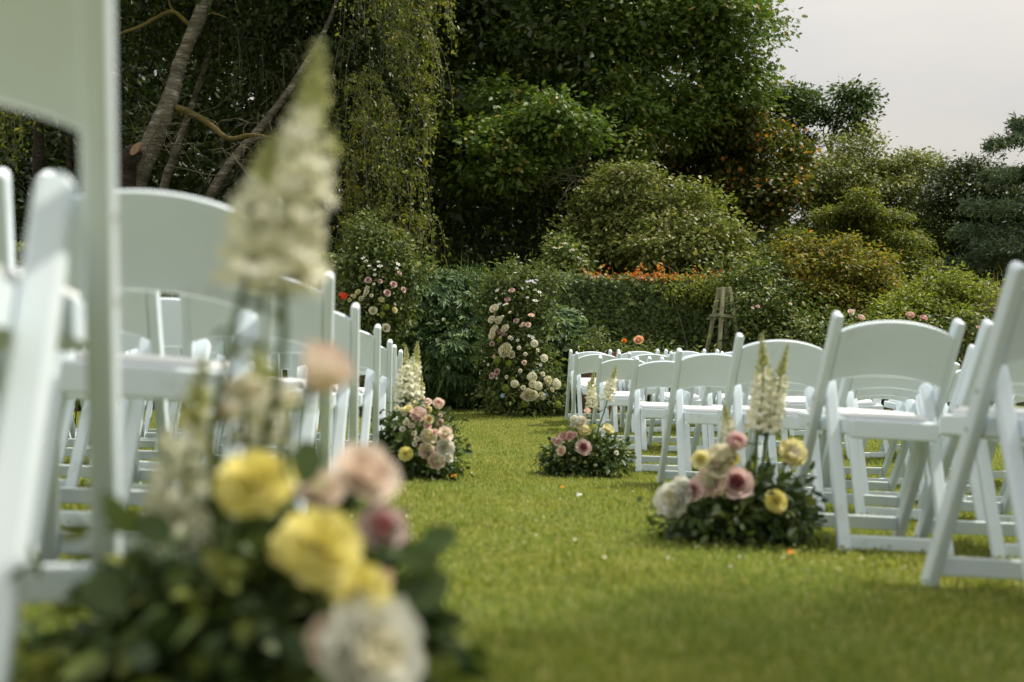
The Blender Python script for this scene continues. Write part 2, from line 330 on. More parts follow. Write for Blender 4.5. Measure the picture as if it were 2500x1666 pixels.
def pb(x, y, Y, rpx, ry=None, rz=None, asp=1.0):
    """blob from photo pixels"""
    p = P(x, y, Y); r = rpx/F_PX*Y
    return (p.x, p.y, p.z, r, (ry if ry else r*.9), r*asp)

# ------------------------------------------------------------------ ground
def grid_sheet(name, xs, ys, zf, m):
    X, Y = np.meshgrid(xs, ys); Z = zf(X, Y); V = np.stack([X, Y, Z], -1).reshape(-1, 3); nx, ny = len(xs), len(ys)
    i = np.arange(ny-1)[:, None]*nx+np.arange(nx-1)[None, :]
    Fc = np.stack([i, i+1, i+nx+1, i+nx], -1).reshape(-1, 4)
    o = link(name, mesh(name, V, Fc, m, True)); return o
xs = np.concatenate([[-400, -150, -60, -30, -18], np.arange(-12, 12.01, .2), [18, 30, 60, 150, 400]])
ys = np.concatenate([[-100, -30, -10], np.arange(-4, 17.01, .2), [20, 26, 40, 80, 200, 600]])
tag(grid_sheet('lawn', xs, ys, TZ, M['soil']), kind='structure')

# garden wall line
WP = np.array([(-14, 11.0), (-8, 11.6), (-4, 12.5), (-1.6, 13.0), (1, 13.7), (3.4, 13.9), (6, 13.5), (9, 12.9), (14, 12.0)])
def wy(x): return np.interp(x, WP[:, 0], WP[:, 1])
def wtop(x): return np.interp(x, [-14, -5, -3, -1, 1, 3, 6, 9, 14], [2.35, 2.27, 2.22, 2.12, 2.03, 2.0, 1.96, 1.88, 1.88])
def bankz(X, Y):
    d = Y-wy(X)
    return wtop(X)-.05+np.clip(d-.4, 0, 400)*.03*np.exp(-np.clip(d, 0, 400)/60)+.05*np.sin(X*1.7)*np.sin(Y*.9)
bx = np.concatenate([[-150, -60, -30, -20], np.arange(-14, 14.01, .4), [20, 30, 60, 150]])
bt = np.concatenate([[.30, .5, .8, 1.2, 1.8, 2.6], np.arange(4, 24, 1.5), [30, 50, 100, 300]])
V = []
for t_ in bt:
    for x_ in bx: y_ = float(wy(x_))+t_; V.append((x_, y_, float(bankz(x_, y_))))
nx = len(bx); i = np.arange(len(bt)-1)[:, None]*nx+np.arange(nx-1)[None, :]
tag(link('bank', mesh('bank', np.array(V), np.stack([i, i+1, i+nx+1, i+nx], -1).reshape(-1, 4), M['bank'], True)), kind='structure')

# lawn grass: real blades, finer near the camera
def blades(name, n, ylo, yhi, power, h, wd, m, xhalf, seed, tall=1.0, zf=TZ, ycond=None, bend=.5):
    rg = np.random.RandomState(seed)
    Yb = ylo+(yhi-ylo)*rg.rand(n)**power
    lim = 0.54*Yb+.35 if xhalf is None else np.full(n, xhalf)
    Xb = rg.uniform(-1, 1, n)*lim
    if ycond is not None:
        k = ycond(Xb, Yb); Xb, Yb = Xb[k], Yb[k]; n = len(Xb)
    Zb = zf(Xb, Yb); clump = .75+.35*np.clip(wave(np.stack([Xb, Yb, 0*Xb], 1), 6, seed), -1, 1)
    hh = h*rg.uniform(.5, 1.25, n)*clump*tall; ww = wd*rg.uniform(.7, 1.3, n)*(1+np.clip(Yb-4, 0, 20)*.09)
    a = rg.uniform(0, 2*pi, n); d = np.stack([np.cos(a), np.sin(a), 0*a], 1); l = np.stack([-np.sin(a), np.cos(a), 0*a], 1)
    lean = rg.uniform(.1, 1, n)*bend
    p0 = np.stack([Xb, Yb, Zb-.004], 1); upv = np.array([0, 0, 1.0])
    mid = p0+upv*(hh*.6)[:, None]+d*(hh*lean*.3)[:, None]; tip = p0+upv*(hh*(1-.35*lean))[:, None]+d*(hh*lean)[:, None]
    w2 = (ww/2)[:, None]
    V = np.stack([p0-l*w2, p0+l*w2, mid+l*w2*.8, mid-l*w2*.8, tip], 1).reshape(-1, 3)
    b = (np.arange(n)*5)[:, None]
    Fc = np.stack([b+[0, 1, 2], b+[0, 2, 3], b+[3, 2, 4]], 1).reshape(-1, 3)
    o = link(name, mesh(name, V, Fc, m)); return o
def lawn_area(X, Y): return Y < wy(X)-.25
g = blades('lawn_grass', 360000, .9, 13.5, 1.1, .030, .0046, M['grass'], None, 3, ycond=lawn_area)
tag(g, 'short yellow-green mown grass covering the lawn and the aisle', 'grass', kind='stuff')
g = blades('lawn_edge_grass', 60000, 1.2, 11.5, 1.1, .062, .004, M['grass'], None, 33, ycond=lambda X, Y: (np.abs(X+.0617*Y-.42) > .95) & (wave(np.stack([X, Y, 0*X], 1), 2.5, 8) > -.3) & lawn_area(X, Y), bend=.7)
tag(g, 'longer uncut tufts of grass around the chair legs and arrangements', 'grass', kind='stuff')
rg = np.random.RandomState(77); n = 15000; Yb = 2.2+9.5*rg.rand(n)**1.1; Xb = rg.uniform(-.55, .55, n)*Yb; k = (wave(np.stack([Xb, Yb, 0*Xb], 1), 1.6, 4) > .12); Xb, Yb = Xb[k], Yb[k]; n = len(Xb)
V, Fc = inst(ROUND, np.stack([Xb, Yb, TZ(Xb, Yb)+.016+.012*rg.rand(n)], 1), unit(rg.randn(n, 3)*.5+[0, -.2, 1.2]), rg.randn(n, 3)*[1, 1, .2], .012*rg.uniform(.6, 1.3, n))
tag(link('clover_leaves', mesh('clover_leaves', V, Fc, M['lime'])), 'patches of low clover leaves mixed into the mown lawn', 'clover', kind='stuff')
# clover heads and fallen petals in the lawn
def bits(n, seed):
    rg = np.random.RandomState(seed); Yb = 2.6+9*rg.rand(n); Xb = rg.uniform(-.5, .5, n)*Yb*.9; Z = TZ(Xb, Yb)+.026
    a = unit(rg.randn(n, 3)+[0, 0, 2]); return inst(ROUND, np.stack([Xb, Yb, Z], 1), a, unit(rg.randn(n, 3)), .0085*rg.uniform(.5, 1.4, n))
V, Fc = bits(420, 5)
tag(link('clover_flowers', mesh('clover_flowers', V, Fc, M['cream'])), 'tiny pale clover heads and petal flecks scattered through the lawn', 'clover', kind='stuff')

# grass on the bank above the wall
def bank_area(X, Y): return Y > wy(X)+.32
o = blades('bank_grass', 42000, 11, 17, 1.0, .16, .008, M['tallgrass'], 9.5, 9, zf=bankz, ycond=bank_area, bend=.8)
tag(o, 'long yellowing grass growing on the bank above the garden wall', 'grass', kind='stuff')
o = blades('seeding_grass', 900, 11.5, 16.5, 1.0, .55, .006, M['tallgrass'], 8.5, 19, zf=bankz, ycond=bank_area, bend=.5)
tag(o, 'tall wispy seeding grass stalks standing on the bank before the dark wood', 'grass', kind='stuff')

# ------------------------------------------------------------------ garden wall
wall = empty('garden_wall', (0, 13.3, .3)); tag(wall, 'old rubble stone garden wall running along the back of the lawn, mostly under ivy', 'wall')
mb = MB(); rings = []
for x_ in np.arange(-14, 14.01, .5):
    y_ = float(wy(x_)); t_ = float(wtop(x_))-.06; rings.append(np.array([(x_, y_, -.2), (x_, y_+.42, -.2), (x_, y_+.42, t_), (x_, y_, t_)]))
mb.add(*loft(rings)); link('mortar', mb.mesh('mortar', M['mortar']), wall)
def stone_mesh(seed, lx, lz, dp):
    rg = np.random.RandomState(seed); base = rrect(lx, lz, min(lx, lz)*.28)
    base = base*(1+.09*rg.randn(len(base), 1))
    rings = [np.array([(q[0], 0, q[1]) for q in base]), np.array([(q[0]*.98, -dp*.75, q[1]*.98) for q in base]), np.array([(q[0]*.8, -dp, q[1]*.78) for q in base])]
    return loft(rings)
svar = [mesh('stone', *stone_mesh(s, .36+.07*(s % 4), .17+.03*(s % 3), .05+.012*(s % 3)), M['stone']) for s in range(9)]
rs = random.Random(4); cnt = 0
for (xa, xb) in ((-3.2, -1.3), (5.6, 7.2)):
    z_ = .45; row = 0
    while z_ < 2.1:
        x_ = xa+rs.uniform(0, .2)
        while x_ < xb:
            k = rs.randrange(9); lx = .36+.07*(k % 4)
            if z_ < wtop(x_)-.08:
                o = link('stone', svar[k], wall, world=False)
                o.location = (x_+lx/2, float(wy(x_+lx/2))-13.3-.0, z_-.3+rs.uniform(-.012, .012)); o.rotation_euler = (0, rs.uniform(-.05, .05), math.atan2(float(wy(x_+.5)-wy(x_)), .5)); cnt += 1
            x_ += lx+.025
        z_ += .205; row += 1
# cap stones along the visible top
for x_ in list(np.arange(-3.2, -1.5, .42))+list(np.arange(5.8, 7.2, .42)):
    k = rs.randrange(9); o = link('cap_stone', svar[k], wall, world=False)
    o.location = (x_, float(wy(x_))-13.3+.40, float(wtop(x_))-.36); o.scale = (.9, 5.5, .5); o.rotation_euler = (0, rs.uniform(-.04, .04), math.atan2(float(wy(x_+.5)-wy(x_)), .5))

def wallivy(x0, x1, n, seed, z0=.35, size=.075, m='ivy', bulge=.14, gap=-.3, zt=.06, tmpl=IVY):
    rg = np.random.RandomState(seed); X = rg.uniform(x0, x1, n); top = wtop(X)+zt+.05*wave(np.stack([X, 0*X, 0*X], 1), 3.5, 91); Z = z0+(top-z0)*rg.rand(n)**.9
    p = np.stack([X, 0*X, Z], 1); b = bulge*(.7+.6*wave(p, 2.2, seed))
    Yv = wy(X)-.04-np.abs(b)*rg.uniform(.1, 1, n); 
    topm = rg.rand(n) < .13; Z = np.where(topm, top+rg.rand(n)*.05, Z); Yv = np.where(topm, wy(X)+rg.uniform(-.1, .5, n), Yv)
    p = np.stack([X, Yv, Z], 1); k = wave(p, 1.7, seed+1) > gap-.75; p = p[k]; n = len(p)
    nr = unit(np.array([0, -.9, .55])+.5*rg.randn(n, 3)); tip = np.array([0, -.25, -1])+.45*rg.randn(n, 3)
    return inst(tmpl, p, nr, tip, size*rg.uniform(.5, 1.25, n))
def plant(name, label, cat, base, parts, mats, stems=None, stemmat='twig', group=None, leafname='foliage'):
    t = empty(name, base); tag(t, label, cat, group)
    o = leaves(leafname, parts, mats, t); o['kind'] = 'stuff'
    if stems:
        mb = MB()
        for s in stems: mb.add(*s)
        link('stems' if len(stems) > 1 else 'trunk', mb.mesh('stems', M[stemmat], True), t)
    return t
def fanstems(c, pts, r=.012, seed=0):
    rg = random.Random(seed); o = []
    for p in pts:
        m_ = (np.array(c)+np.array(p))/2+np.array([rg.uniform(-.08, .08), rg.uniform(-.08, .08), .08]); o.append(tube(smooth_path([c, m_, p], 3), [r*(1-.09*i) for i in range(7)], 5))
    return o
V1 = wallivy(.6, 4.9, 15000, 21, size=.078); V2 = wallivy(.6, 4.9, 2500, 22, size=.05, bulge=.25)
pv = [(float(x_), float(wy(x_))-.05, .35) for x_ in (1.2, 2.4, 3.6)]
plant('ivy', 'dense dark green ivy sheet covering the wall between the flower pillar and the wooden obelisk', 'ivy', (2.7, 13.6, .35), [V1+(0,), V2+(0,)], [M['ivy']],
      fanstems((2.6, 13.66, .35), [(1.4, 13.66, 1.8), (2.2, 13.66, 1.9), (3.2, 13.7, 1.9), (4.2, 13.7, 1.8)]))
V1 = wallivy(-9, -1.1, 15000, 31, size=.085, m='ivy', gap=.42)
plant('ivy', 'patchy yellow-green ivy on the stone wall behind the left block of chairs', 'ivy', (-5, 12.2, .35), [V1+(0,)], [M['mag']],
      fanstems((-4.6, 12.3, .35), [(-6.4, 11.85, 1.9), (-5, 12.2, 1.9), (-3.4, 12.55, 1.8)]))
# red and orange creeper on the wall top
rg = np.random.RandomState(41); n = 3400; X = rg.uniform(.9, 4.7, n); dens = np.exp(-((X-2.1)/.75)**2)+.45*np.exp(-((X-3.9)/.6)**2)+.08
k = rg.rand(n) < dens; X = X[k]; n = len(X); hgt = (rg.rand(n)**2.2)*(.10+.22*np.clip(wave(np.stack([X, X*0, X*0], 1), 9, 3), 0, 1))
p = np.stack([X, wy(X)+rg.uniform(-.14, .4, n), wtop(X)+.04+hgt], 1)
V1 = inst(IVY, p, unit(np.array([0, -.4, .8])+.6*rg.randn(n, 3)), rg.randn(n, 3)+[0, -.3, .2], .05*rg.uniform(.5, 1.2, n))
plant('creeper', 'orange and red creeper spreading along the wall top above the dark ivy', 'creeper', (2.4, 13.8, 1.98), [V1+(0,)], [M['creeper']],
      fanstems((2.4, 13.9, 1.98), [(1.4, 13.9, 2.1), (3.6, 13.95, 2.1), (2.1, 13.95, 2.3)], .008))

# ------------------------------------------------------------------ trees
def tree(name, label, cat, base, trunk, parts, mats, limbs=(), bark='bark', limbmat=None, crownname='crown'):
    t = empty(name, base); tag(t, label, cat)
    mb = MB(); pts = smooth_path(trunk, 7); mb.add(*tube([p[:3] for p in pts], [p[3]*.88 for p in pts], 16, .09, 3)); link('trunk', mb.mesh('trunk', M[bark], True), t)
    for L in limbs:
        mb = MB(); pts = smooth_path(L, 5); mb.add(*tube([p[:3] for p in pts], [p[3]*.85 for p in pts], 9, .13, 5)); link('limb', mb.mesh('limb', M[limbmat or bark], True), t)
    if parts: o = leaves(crownname, parts, mats, t); o['kind'] = 'stuff'
    return t
def pt(x, y, Y, rpx): p = P(x, y, Y); return (p.x, p.y, p.z, rpx/F_PX*Y)

# big oak in the middle
Yo = 19.5
bl = [pb(1230, 60, Yo+1.5, 210), pb(1420, 150, Yo, 190), pb(1600, 60, Yo, 200), pb(1730, 160, Yo, 130), pb(1700, -80, Yo, 190), pb(1400, -150, Yo, 300), pb(1130, -60, Yo+1, 230), pb(1790, 40, Yo, 75), pb(1640, 280, Yo-.3, 110, asp=.7), pb(1500, 260, Yo-.6, 130, asp=.7),
      pb(1180, 200, Yo+1, 150, asp=.8)]
low = [pb(1160, 330, Yo-.5, 110), pb(1330, 480, Yo-1.5, 80, asp=.7), pb(1400, 400, Yo-.8, 90), pb(1540, 340, Yo-.8, 100, asp=.7), pb(1480, 500, Yo-1, 80), pb(1290, 330, Yo-2.5, 120, asp=.55), pb(1230, 420, Yo-2.8, 95, asp=.9), pb(1370, 320, Yo-2.5, 70, asp=.6), pb(1130, 400, Yo-1, 90), pb(1450, 420, Yo-1.2, 110, asp=.6), pb(1270, 270, Yo-2.2, 80, asp=.5)]
cA = crown(boughs(bl, .62, 5, .9), 4300, 22, .125, OAK, cr=.20, gap=.16, gs=.85, seed=51, flat=.4, shell=.2, under=.7)
cB = crown(boughs(low, .45, 6), 1500, 22, .125, OAK, cr=.18, gap=.0, gs=1.3, seed=52, flat=.4, shell=.2, under=.7)
tree('oak_tree', 'huge dark green oak with lobed leaves filling the middle of the view', 'tree', (P(1420, 640, Yo).x, Yo, 2.1),
     [pt(1440, 700, Yo, 42), pt(1430, 420, Yo, 34), pt(1425, 200, Yo, 28), pt(1430, -60, Yo, 18)], [cA+(0,), cB+(0,)], [M['oak']],
     limbs=[[pt(1428, 330, Yo, 14), pt(1350, 330, Yo-1.4, 9), pt(1240, 360, Yo-2.6, 4)], [pt(1426, 230, Yo, 16), pt(1560, 120, Yo, 10), pt(1700, 60, Yo, 4)],
            [pt(1427, 260, Yo, 14), pt(1300, 130, Yo+1, 9), pt(1180, 80, Yo+1, 4)], [pt(1430, 300, Yo, 10), pt(1500, 240, Yo-.6, 7), pt(1620, 260, Yo-.4, 3)]], bark='barkd')
# sycamore to the right of the oak, orange keys
Ys = 20.5
bl = [pb(1790, 340, Ys, 110), pb(1850, 420, Ys, 95), pb(1730, 430, Ys+.5, 120), pb(1800, 520, Ys+.5, 110), pb(1700, 560, Ys, 100), pb(1880, 480, Ys-.3, 50)]
cA = crown(boughs(bl, .5, 7, 1.1), 1900, 20, .10, ROUND, cr=.17, gap=-.3, gs=1.1, seed=61, shell=.2, under=.7)
tree('sycamore_tree', 'rounded dark sycamore flecked with orange seed keys, right of the big oak', 'tree', (P(1790, 680, Ys).x, Ys, 2.1), [pt(1780, 720, Ys, 24), pt(1785, 560, Ys, 20), pt(1790, 380, Ys, 9)], [cA+(0,)], [M['syc']], bark='barkd')
# bushy maple below the oak with pale leaf tips
Ym = 16.3
bl = [pb(1560, 480, Ym, 95, asp=1.1), pb(1640, 540, Ym-.3, 90), pb(1520, 580, Ym, 110), pb(1700, 590, Ym-.5, 90), pb(1610, 640, Ym-.6, 110), pb(1740, 640, Ym-.7, 55), pb(1460, 640, Ym, 90), pb(1680, 660, Ym-.6, 80)]
cA = crown(boughs(bl, .32, 8, 1.1), 2100, 20, .082, OAK, cr=.13, gap=-.1, gs=1.6, seed=71, shell=.2, under=.7)
pale = crown([pb(1735, 490, Ym-.3, 34), pb(1775, 580, Ym-.7, 34, asp=.8), pb(1700, 500, Ym-.4, 40), pb(1745, 530, Ym-.5, 40)], 150, 9, .07, OAK, seed=72, gap=-1)
tree('maple_bush', 'low bushy maple with pale leaf tips growing over the wall top left of the obelisk', 'tree', (P(1600, 690, Ym).x, Ym, 2.05), [pt(1600, 720, Ym, 14), pt(1600, 640, Ym, 11), pt(1590, 500, Ym, 4)], [cA+(0,), pale+(1,)], [M['mag'], M['lime']], bark='barkd')
# tall open tree on the skyline
Yp = 27
bl = [pb(1870, 260, Yp, 50, asp=.6), pb(1940, 240, Yp, 45, asp=.5), pb(1830, 310, Yp, 60, asp=.7), pb(1930, 300, Yp, 55, asp=.7), pb(1990, 290, Yp, 38, asp=.6), pb(1880, 380, Yp, 70), pb(1960, 370, Yp, 55), pb(1900, 450, Yp, 90)]
cA = crown(boughs(bl, .42, 9, .55), 800, 18, .12, LEAF2, cr=.17, gap=.3, gs=1.6, seed=81, flat=.35, under=.7)
tree('tall_tree', 'tall flat-topped dark tree with open branches against the sky', 'tree', (P(1900, 600, Yp).x, Yp, 2.2), [pt(1915, 720, Yp, 16), pt(1912, 480, Yp, 12), pt(1905, 340, Yp, 6), pt(1895, 260, Yp, 3)], [cA+(0,)], [M['pine']],
     limbs=[[pt(1910, 400, Yp, 5), pt(1870, 330, Yp, 3), pt(1850, 280, Yp, 2)], [pt(1910, 380, Yp, 5), pt(1950, 310, Yp, 3), pt(1965, 260, Yp, 2)]], bark='barkd')
bl = [pb(2105, 235, Yp, 26, asp=.7), pb(2065, 235, Yp, 32, asp=.7), pb(2090, 280, Yp, 36, asp=.8), pb(2040, 290, Yp, 25, asp=.7), pb(2075, 320, Yp, 30, asp=.5)]
cA = crown(bl, 150, 16, .15, LEAF2, cr=.22, gap=.35, gs=2.2, seed=83, flat=.45)
tree('slender_tree', 'slender single-stemmed tree with sparse crown standing out on the skyline', 'tree', (P(2030, 600, Yp).x, Yp, 2.2), [pt(2022, 700, Yp, 8), pt(2025, 450, Yp, 6), pt(2032, 340, Yp, 4), pt(2060, 240, Yp, 1.5)], [cA+(0,)], [M['pine']],
     limbs=[[pt(2030, 350, Yp, 3), pt(2060, 320, Yp, 2), pt(2100, 290, Yp, 1)], [pt(2028, 380, Yp, 3), pt(2010, 330, Yp, 2), pt(2020, 280, Yp, 1)]], bark='barkd')
# olive-green trees in the middle right
Yq = 22
bl = [pb(2050, 400, Yq, 85, asp=.8), pb(2130, 400, Yq, 70, asp=.9), pb(2000, 470, Yq, 110), pb(2190, 460, Yq, 75), pb(2100, 520, Yq, 130), pb(2230, 540, Yq, 80), pb(1950, 560, Yq, 100), pb(2200, 640, Yq, 100), pb(2050, 640, Yq, 130), pb(2270, 620, Yq, 50)]
cA = crown(boughs(bl, .48, 10, 1.1), 3000, 20, .085, LEAF4, cr=.16, gap=-.1, gs=1.2, seed=91, flat=.5, shell=.2, under=.7)
tree('evergreen_oak', 'broad olive-green evergreen tree with pale glinting leaves, right of centre', 'tree', (P(2100, 690, Yq).x, Yq, 2.1), [pt(2110, 740, Yq, 26), pt(2100, 580, Yq, 20), pt(2090, 440, Yq, 8)], [cA+(0,)], [M['mag']],
     limbs=[[pt(2100, 560, Yq, 10), pt(2180, 480, Yq, 6), pt(2220, 400, Yq, 2)], [pt(2105, 600, Yq, 10), pt(2000, 520, Yq, 6), pt(1960, 470, Yq, 3)]], bark='barkd')
Yr = 18
bl = [pb(2110, 540, Yr, 85, asp=.45), pb(2060, 600, Yr, 85, asp=.5), pb(2170, 610, Yr, 80, asp=.5), pb(2100, 670, Yr, 120, asp=.5), pb(1990, 660, Yr, 70, asp=.6), pb(2240, 680, Yr, 70, asp=.6), pb(1900, 650, Yr, 60)]
cA = crown(boughs(bl, .36, 11, 1.1, .4), 2100, 20, .062, LEAF4, cr=.13, gap=.0, gs=1.8, seed=93, flat=.35, shell=.2, under=.75)
tree('bay_tree', 'soft layered olive-green tree in front of the broad evergreen', 'tree', (P(2100, 720, Yr).x, Yr, 2.1), [pt(2100, 760, Yr, 14), pt(2100, 650, Yr, 10), pt(2105, 560, Yr, 4)], [cA+(0,)], [M['birch']], bark='barkd')
# far right darker shrubs and cedar
Yc = 20
bl = [pb(2320, 450, Yc, 45, asp=.8), pb(2370, 500, Yc, 80), pb(2290, 520, Yc, 50), pb(2450, 520, Yc, 90), pb(2330, 600, Yc, 80), pb(2440, 630, Yc, 110), pb(2420, 450, Yc, 40, asp=.6), pb(2560, 520, Yc, 110)]
cA = crown(boughs(bl, .42, 12, 1.1), 1800, 20, .08, LEAF4, cr=.15, gap=-.1, gs=1.4, seed=95, shell=.2, under=.6)
tree('yew_tree', 'dark rounded evergreen at the right edge below the cedar boughs', 'tree', (P(2400, 690, Yc).x, Yc, 2.1), [pt(2400, 760, Yc, 20), pt(2400, 600, Yc, 14), pt(2400, 500, Yc, 6)], [cA+(0,)], [M['dark']], bark='barkd')
def bough(p0, p1, n, seed, sz=.10):
    rg = np.random.RandomState(seed); p0 = np.array(p0); p1 = np.array(p1); t = rg.rand(n)**.8; L = np.linalg.norm(p1-p0); dr = (p1-p0)/L
    side = np.array([0, 1, 0]); p = p0+np.outer(t, p1-p0); wdt = (.12+.35*(1-t))*L*.35*rg.randn(n)
    p = p+np.outer(wdt, side)+np.stack([0*t, 0*t, -np.abs(wdt)*.25+rg.randn(n)*.05], 1)
    nr = unit(rg.randn(n, 3)+[0, 0, .8]); tip = dr+.8*rg.randn(n, 3); return inst(LONG, p, nr, tip, sz*rg.uniform(.6, 1.3, n))
parts = []; limbs = []
for i, (a, b_) in enumerate([((2640, 300), (2410, 355)), ((2640, 330), (2470, 300)), ((2650, 420), (2425, 440)), ((2640, 400), (2400, 432)), ((2650, 500), (2350, 500)), ((2650, 560), (2330, 560)), ((2650, 620), (2310, 640)), ((2650, 680), (2280, 700)), ((2660, 600), (2380, 600))]):
    A = P(a[0], a[1], 15.5+.3*(i % 3)); B = P(b_[0], b_[1], 15+.4*(i % 4)); parts.append(bough(A, B, 2100, 200+i)+(0,))
    limbs.append([(A.x, A.y, A.z, .05), ((A.x+B.x)/2, (A.y+B.y)/2, (A.z+B.z)/2+.05, .03), (B.x, B.y, B.z, .008)])
tree('cedar_tree', 'blue-green cedar reaching in from the right edge with layered needle boughs', 'tree', (P(2650, 700, 15.5).x, 15.5, 2.0), [pt(2660, 740, 15.5, 50), pt(2650, 500, 15.5, 40), pt(2640, 100, 15.5, 20), pt(2640, -100, 15.5, 8)], parts, [M['cedar']], limbs=limbs, bark='barkd')

# left: leaning cherry with peeling bark
Yt = 14.5
bl = [pb(350, -60, Yt+1, 230), pb(620, -120, Yt+1, 260), pb(500, 60, Yt+3, 200, asp=.6), pb(100, -120, Yt, 260), pb(800, -100, Yt+1.5, 230), pb(60, 120, Yt+3, 120, asp=.7)]
cA = crown(bl, 1300, 18, .12, LEAF4, cr=.24, gap=.25, gs=1.2, seed=101)
tr = tree('cherry_tree', 'leaning grey cherry with pale flecked bark and a low mossy limb, largest trunk at left', 'tree', tuple(P(330, 470, Yt)),
     [pt(300, 640, Yt, 42), pt(322, 470, Yt, 34), pt(352, 390, Yt, 29), pt(392, 300, Yt, 26), pt(418, 235, Yt, 23), pt(436, 165, Yt, 19), pt(462, 100, Yt, 18), pt(495, 20, Yt, 19), pt(530, -80, Yt, 16), pt(570, -220, Yt, 9)], [cA+(0,)], [M['dark']],
     limbs=[[pt(428, 262, Yt, 11), pt(470, 278, Yt-.1, 9.5), pt(510, 303, Yt-.2, 8.5), pt(545, 332, Yt-.3, 8), pt(568, 340, Yt-.3, 8), pt(610, 331, Yt-.3, 7), pt(650, 335, Yt-.3, 5), pt(700, 345, Yt-.4, 3)],
            [pt(480, 78, Yt, 8), pt(455, 55, Yt, 7), pt(421, 28, Yt-.1, 6), pt(380, 45, Yt-.1, 6), pt(340, 66, Yt-.2, 5), pt(285, 86, Yt-.3, 4), pt(220, 120, Yt-.3, 2)],
            [pt(421, 28, Yt, 4), pt(412, 0, Yt, 3), pt(410, -60, Yt, 2)],
            [pt(408, 250, Yt, 3), pt(380, 320, Yt-.2, 2), pt(330, 420, Yt-.2, 1)], [pt(500, 30, Yt, 3), pt(530, 35, Yt-.1, 2.5), pt(556, 45, Yt-.2, 1)]], bark='bark', limbmat='moss')
tr.children[1].data.materials[0] = M['moss']
Yu = 16
tree('birch_tree', 'thin leaning birch trunk just right of the grey cherry', 'tree', tuple(P(395, 470, Yu)), [pt(370, 600, Yu, 12), pt(402, 449, Yu, 12), pt(425, 385, Yu, 11), pt(450, 310, Yu, 10), pt(470, 255, Yu, 9), pt(488, 200, Yu, 8), pt(505, 150, Yu, 8), pt(520, 90, Yu, 7), pt(540, -60, Yu, 5)],
     [crown([pb(560, -90, Yu+1, 150)], 160, 16, .1, LEAF4, seed=103)+(0,)], [M['dark']],
     limbs=[[pt(505, 158, Yu, 5), pt(530, 128, Yu, 4.5), pt(561, 113, Yu, 4), pt(608, 109, Yu, 4), pt(660, 122, Yu, 3.5), pt(720, 141, Yu, 3), pt(760, 150, Yu, 2)]], bark='bark', limbmat='barkd')
Yv = 15
tree('birch_tree', 'leaning silver-flecked birch trunk crossing behind the low mossy limb', 'tree', tuple(P(505, 500, Yv)), [pt(480, 560, Yv, 14), pt(510, 486, Yv, 13), pt(535, 440, Yv, 13), pt(560, 402, Yv, 12), pt(603, 351, Yv, 12), pt(654, 290, Yv, 11), pt(720, 200, Yv, 9), pt(800, 60, Yv, 6), pt(840, -60, Yv, 4)],
     [crown([pb(860, -80, Yv+1, 160)], 160, 16, .1, LEAF4, seed=105)+(0,)], [M['birch']],
     limbs=[[pt(570, 385, Yv, 3), pt(600, 420, Yv-.3, 2.5), pt(622, 452, Yv-.5, 2), pt(650, 500, Yv-.6, 1)], [pt(540, 430, Yv, 2.5), pt(500, 425, Yv-.3, 2), pt(440, 410, Yv-.4, 1.5), pt(380, 405, Yv-.4, .8)]], bark='bark', limbmat='twig')
for (x_, w_, lab) in ((93, 15, 'straight dark brown trunk at the far left, thicker of the pair'), (168, 7, 'straight thin trunk at the far left beside the thicker one')):
    tree('pine_tree', lab, 'tree', tuple(P(x_, 470, 15.5)), [pt(x_-3, 640, 15.5, w_*1.1), pt(x_, 450, 15.5, w_), pt(x_+2, 250, 15.5, w_*.9), pt(x_+6, -150, 15.5, w_*.6)], [crown([pb(x_, -160, 15.5, 170)], 130, 16, .12, LEAF4, seed=int(106+x_))+(0,)], [M['dark']], bark='barkd')
st = empty('tree_stump', tuple(P(300, 470, 14.2))); tag(st, 'cut stump with an orange sawn face at the foot of the leaning cherry', 'stump')
mb = MB(); mb.add(*tube([P(290, 640, 14.2), P(296, 440, 14.2), P(306, 395, 14.15), P(330, 370, 14.0)], [.24, .20, .17, .12], 12, .08, 2)); link('stump_trunk', mb.mesh('stump_trunk', M['barkd'], True), st)
a = P(332, 366, 13.97); mb = MB(); ring = [(a.x+.075*cos(q)*.8+.02*sin(q), a.y-.04+.05*sin(q), a.z+.10*sin(q)) for q in np.linspace(0, 2*pi, 14, endpoint=False)]
mb.add(*loft([np.array(ring), np.array(ring)+[.02, .06, .03]])); link('cut_face', mb.mesh('cut_face', M['cut']), st)
# bare twigs in front of the oak and under the cherry
def twigs(pts0, n, L, seed, r=.006):
    rg = np.random.RandomState(seed); mb = MB()
    for i in range(n):
        p = np.array(pts0[rg.randint(len(pts0))], float)+rg.randn(3)*.08; d = unit(rg.randn(3)*[1, .4, .5]+[.2, -.2, .05]); path = [p.copy()]
        for s in range(6): d = unit(d+rg.randn(3)*.35+[0, 0, -.03]); p = p+d*L/6; path.append(p.copy())
        mb.add(*tube(path, [r*(1-.14*q) for q in range(7)], 4))
        for q in (2, 3, 4):
            e2 = path[q]+unit(d+rg.randn(3)*.9)*L*.22; mb.add(*tube([path[q], (path[q]+e2)/2+rg.randn(3)*.02, e2], [r*.5, r*.4, r*.2], 3))
    return mb
br = empty('dead_branch', tuple(P(1420, 420, 17))); tag(br, 'tangle of bare lichen-grey twigs hanging in front of the oak', 'branch')
link('twigs', twigs([P(1340+20*i, 425+3*i, 16.6) for i in range(8)], 26, 1.0, 7).mesh('twigs', M['twig']), br); 
br = empty('dead_branch', tuple(P(480, 420, 14.3))); tag(br, 'thin bare twigs hanging among the leaning trunks on the left', 'branch')
link('twigs', twigs([P(300+35*i, 330+12*(i % 4), 14) for i in range(11)], 30, 1.2, 8, .0045).mesh('twigs', M['twig']), br)

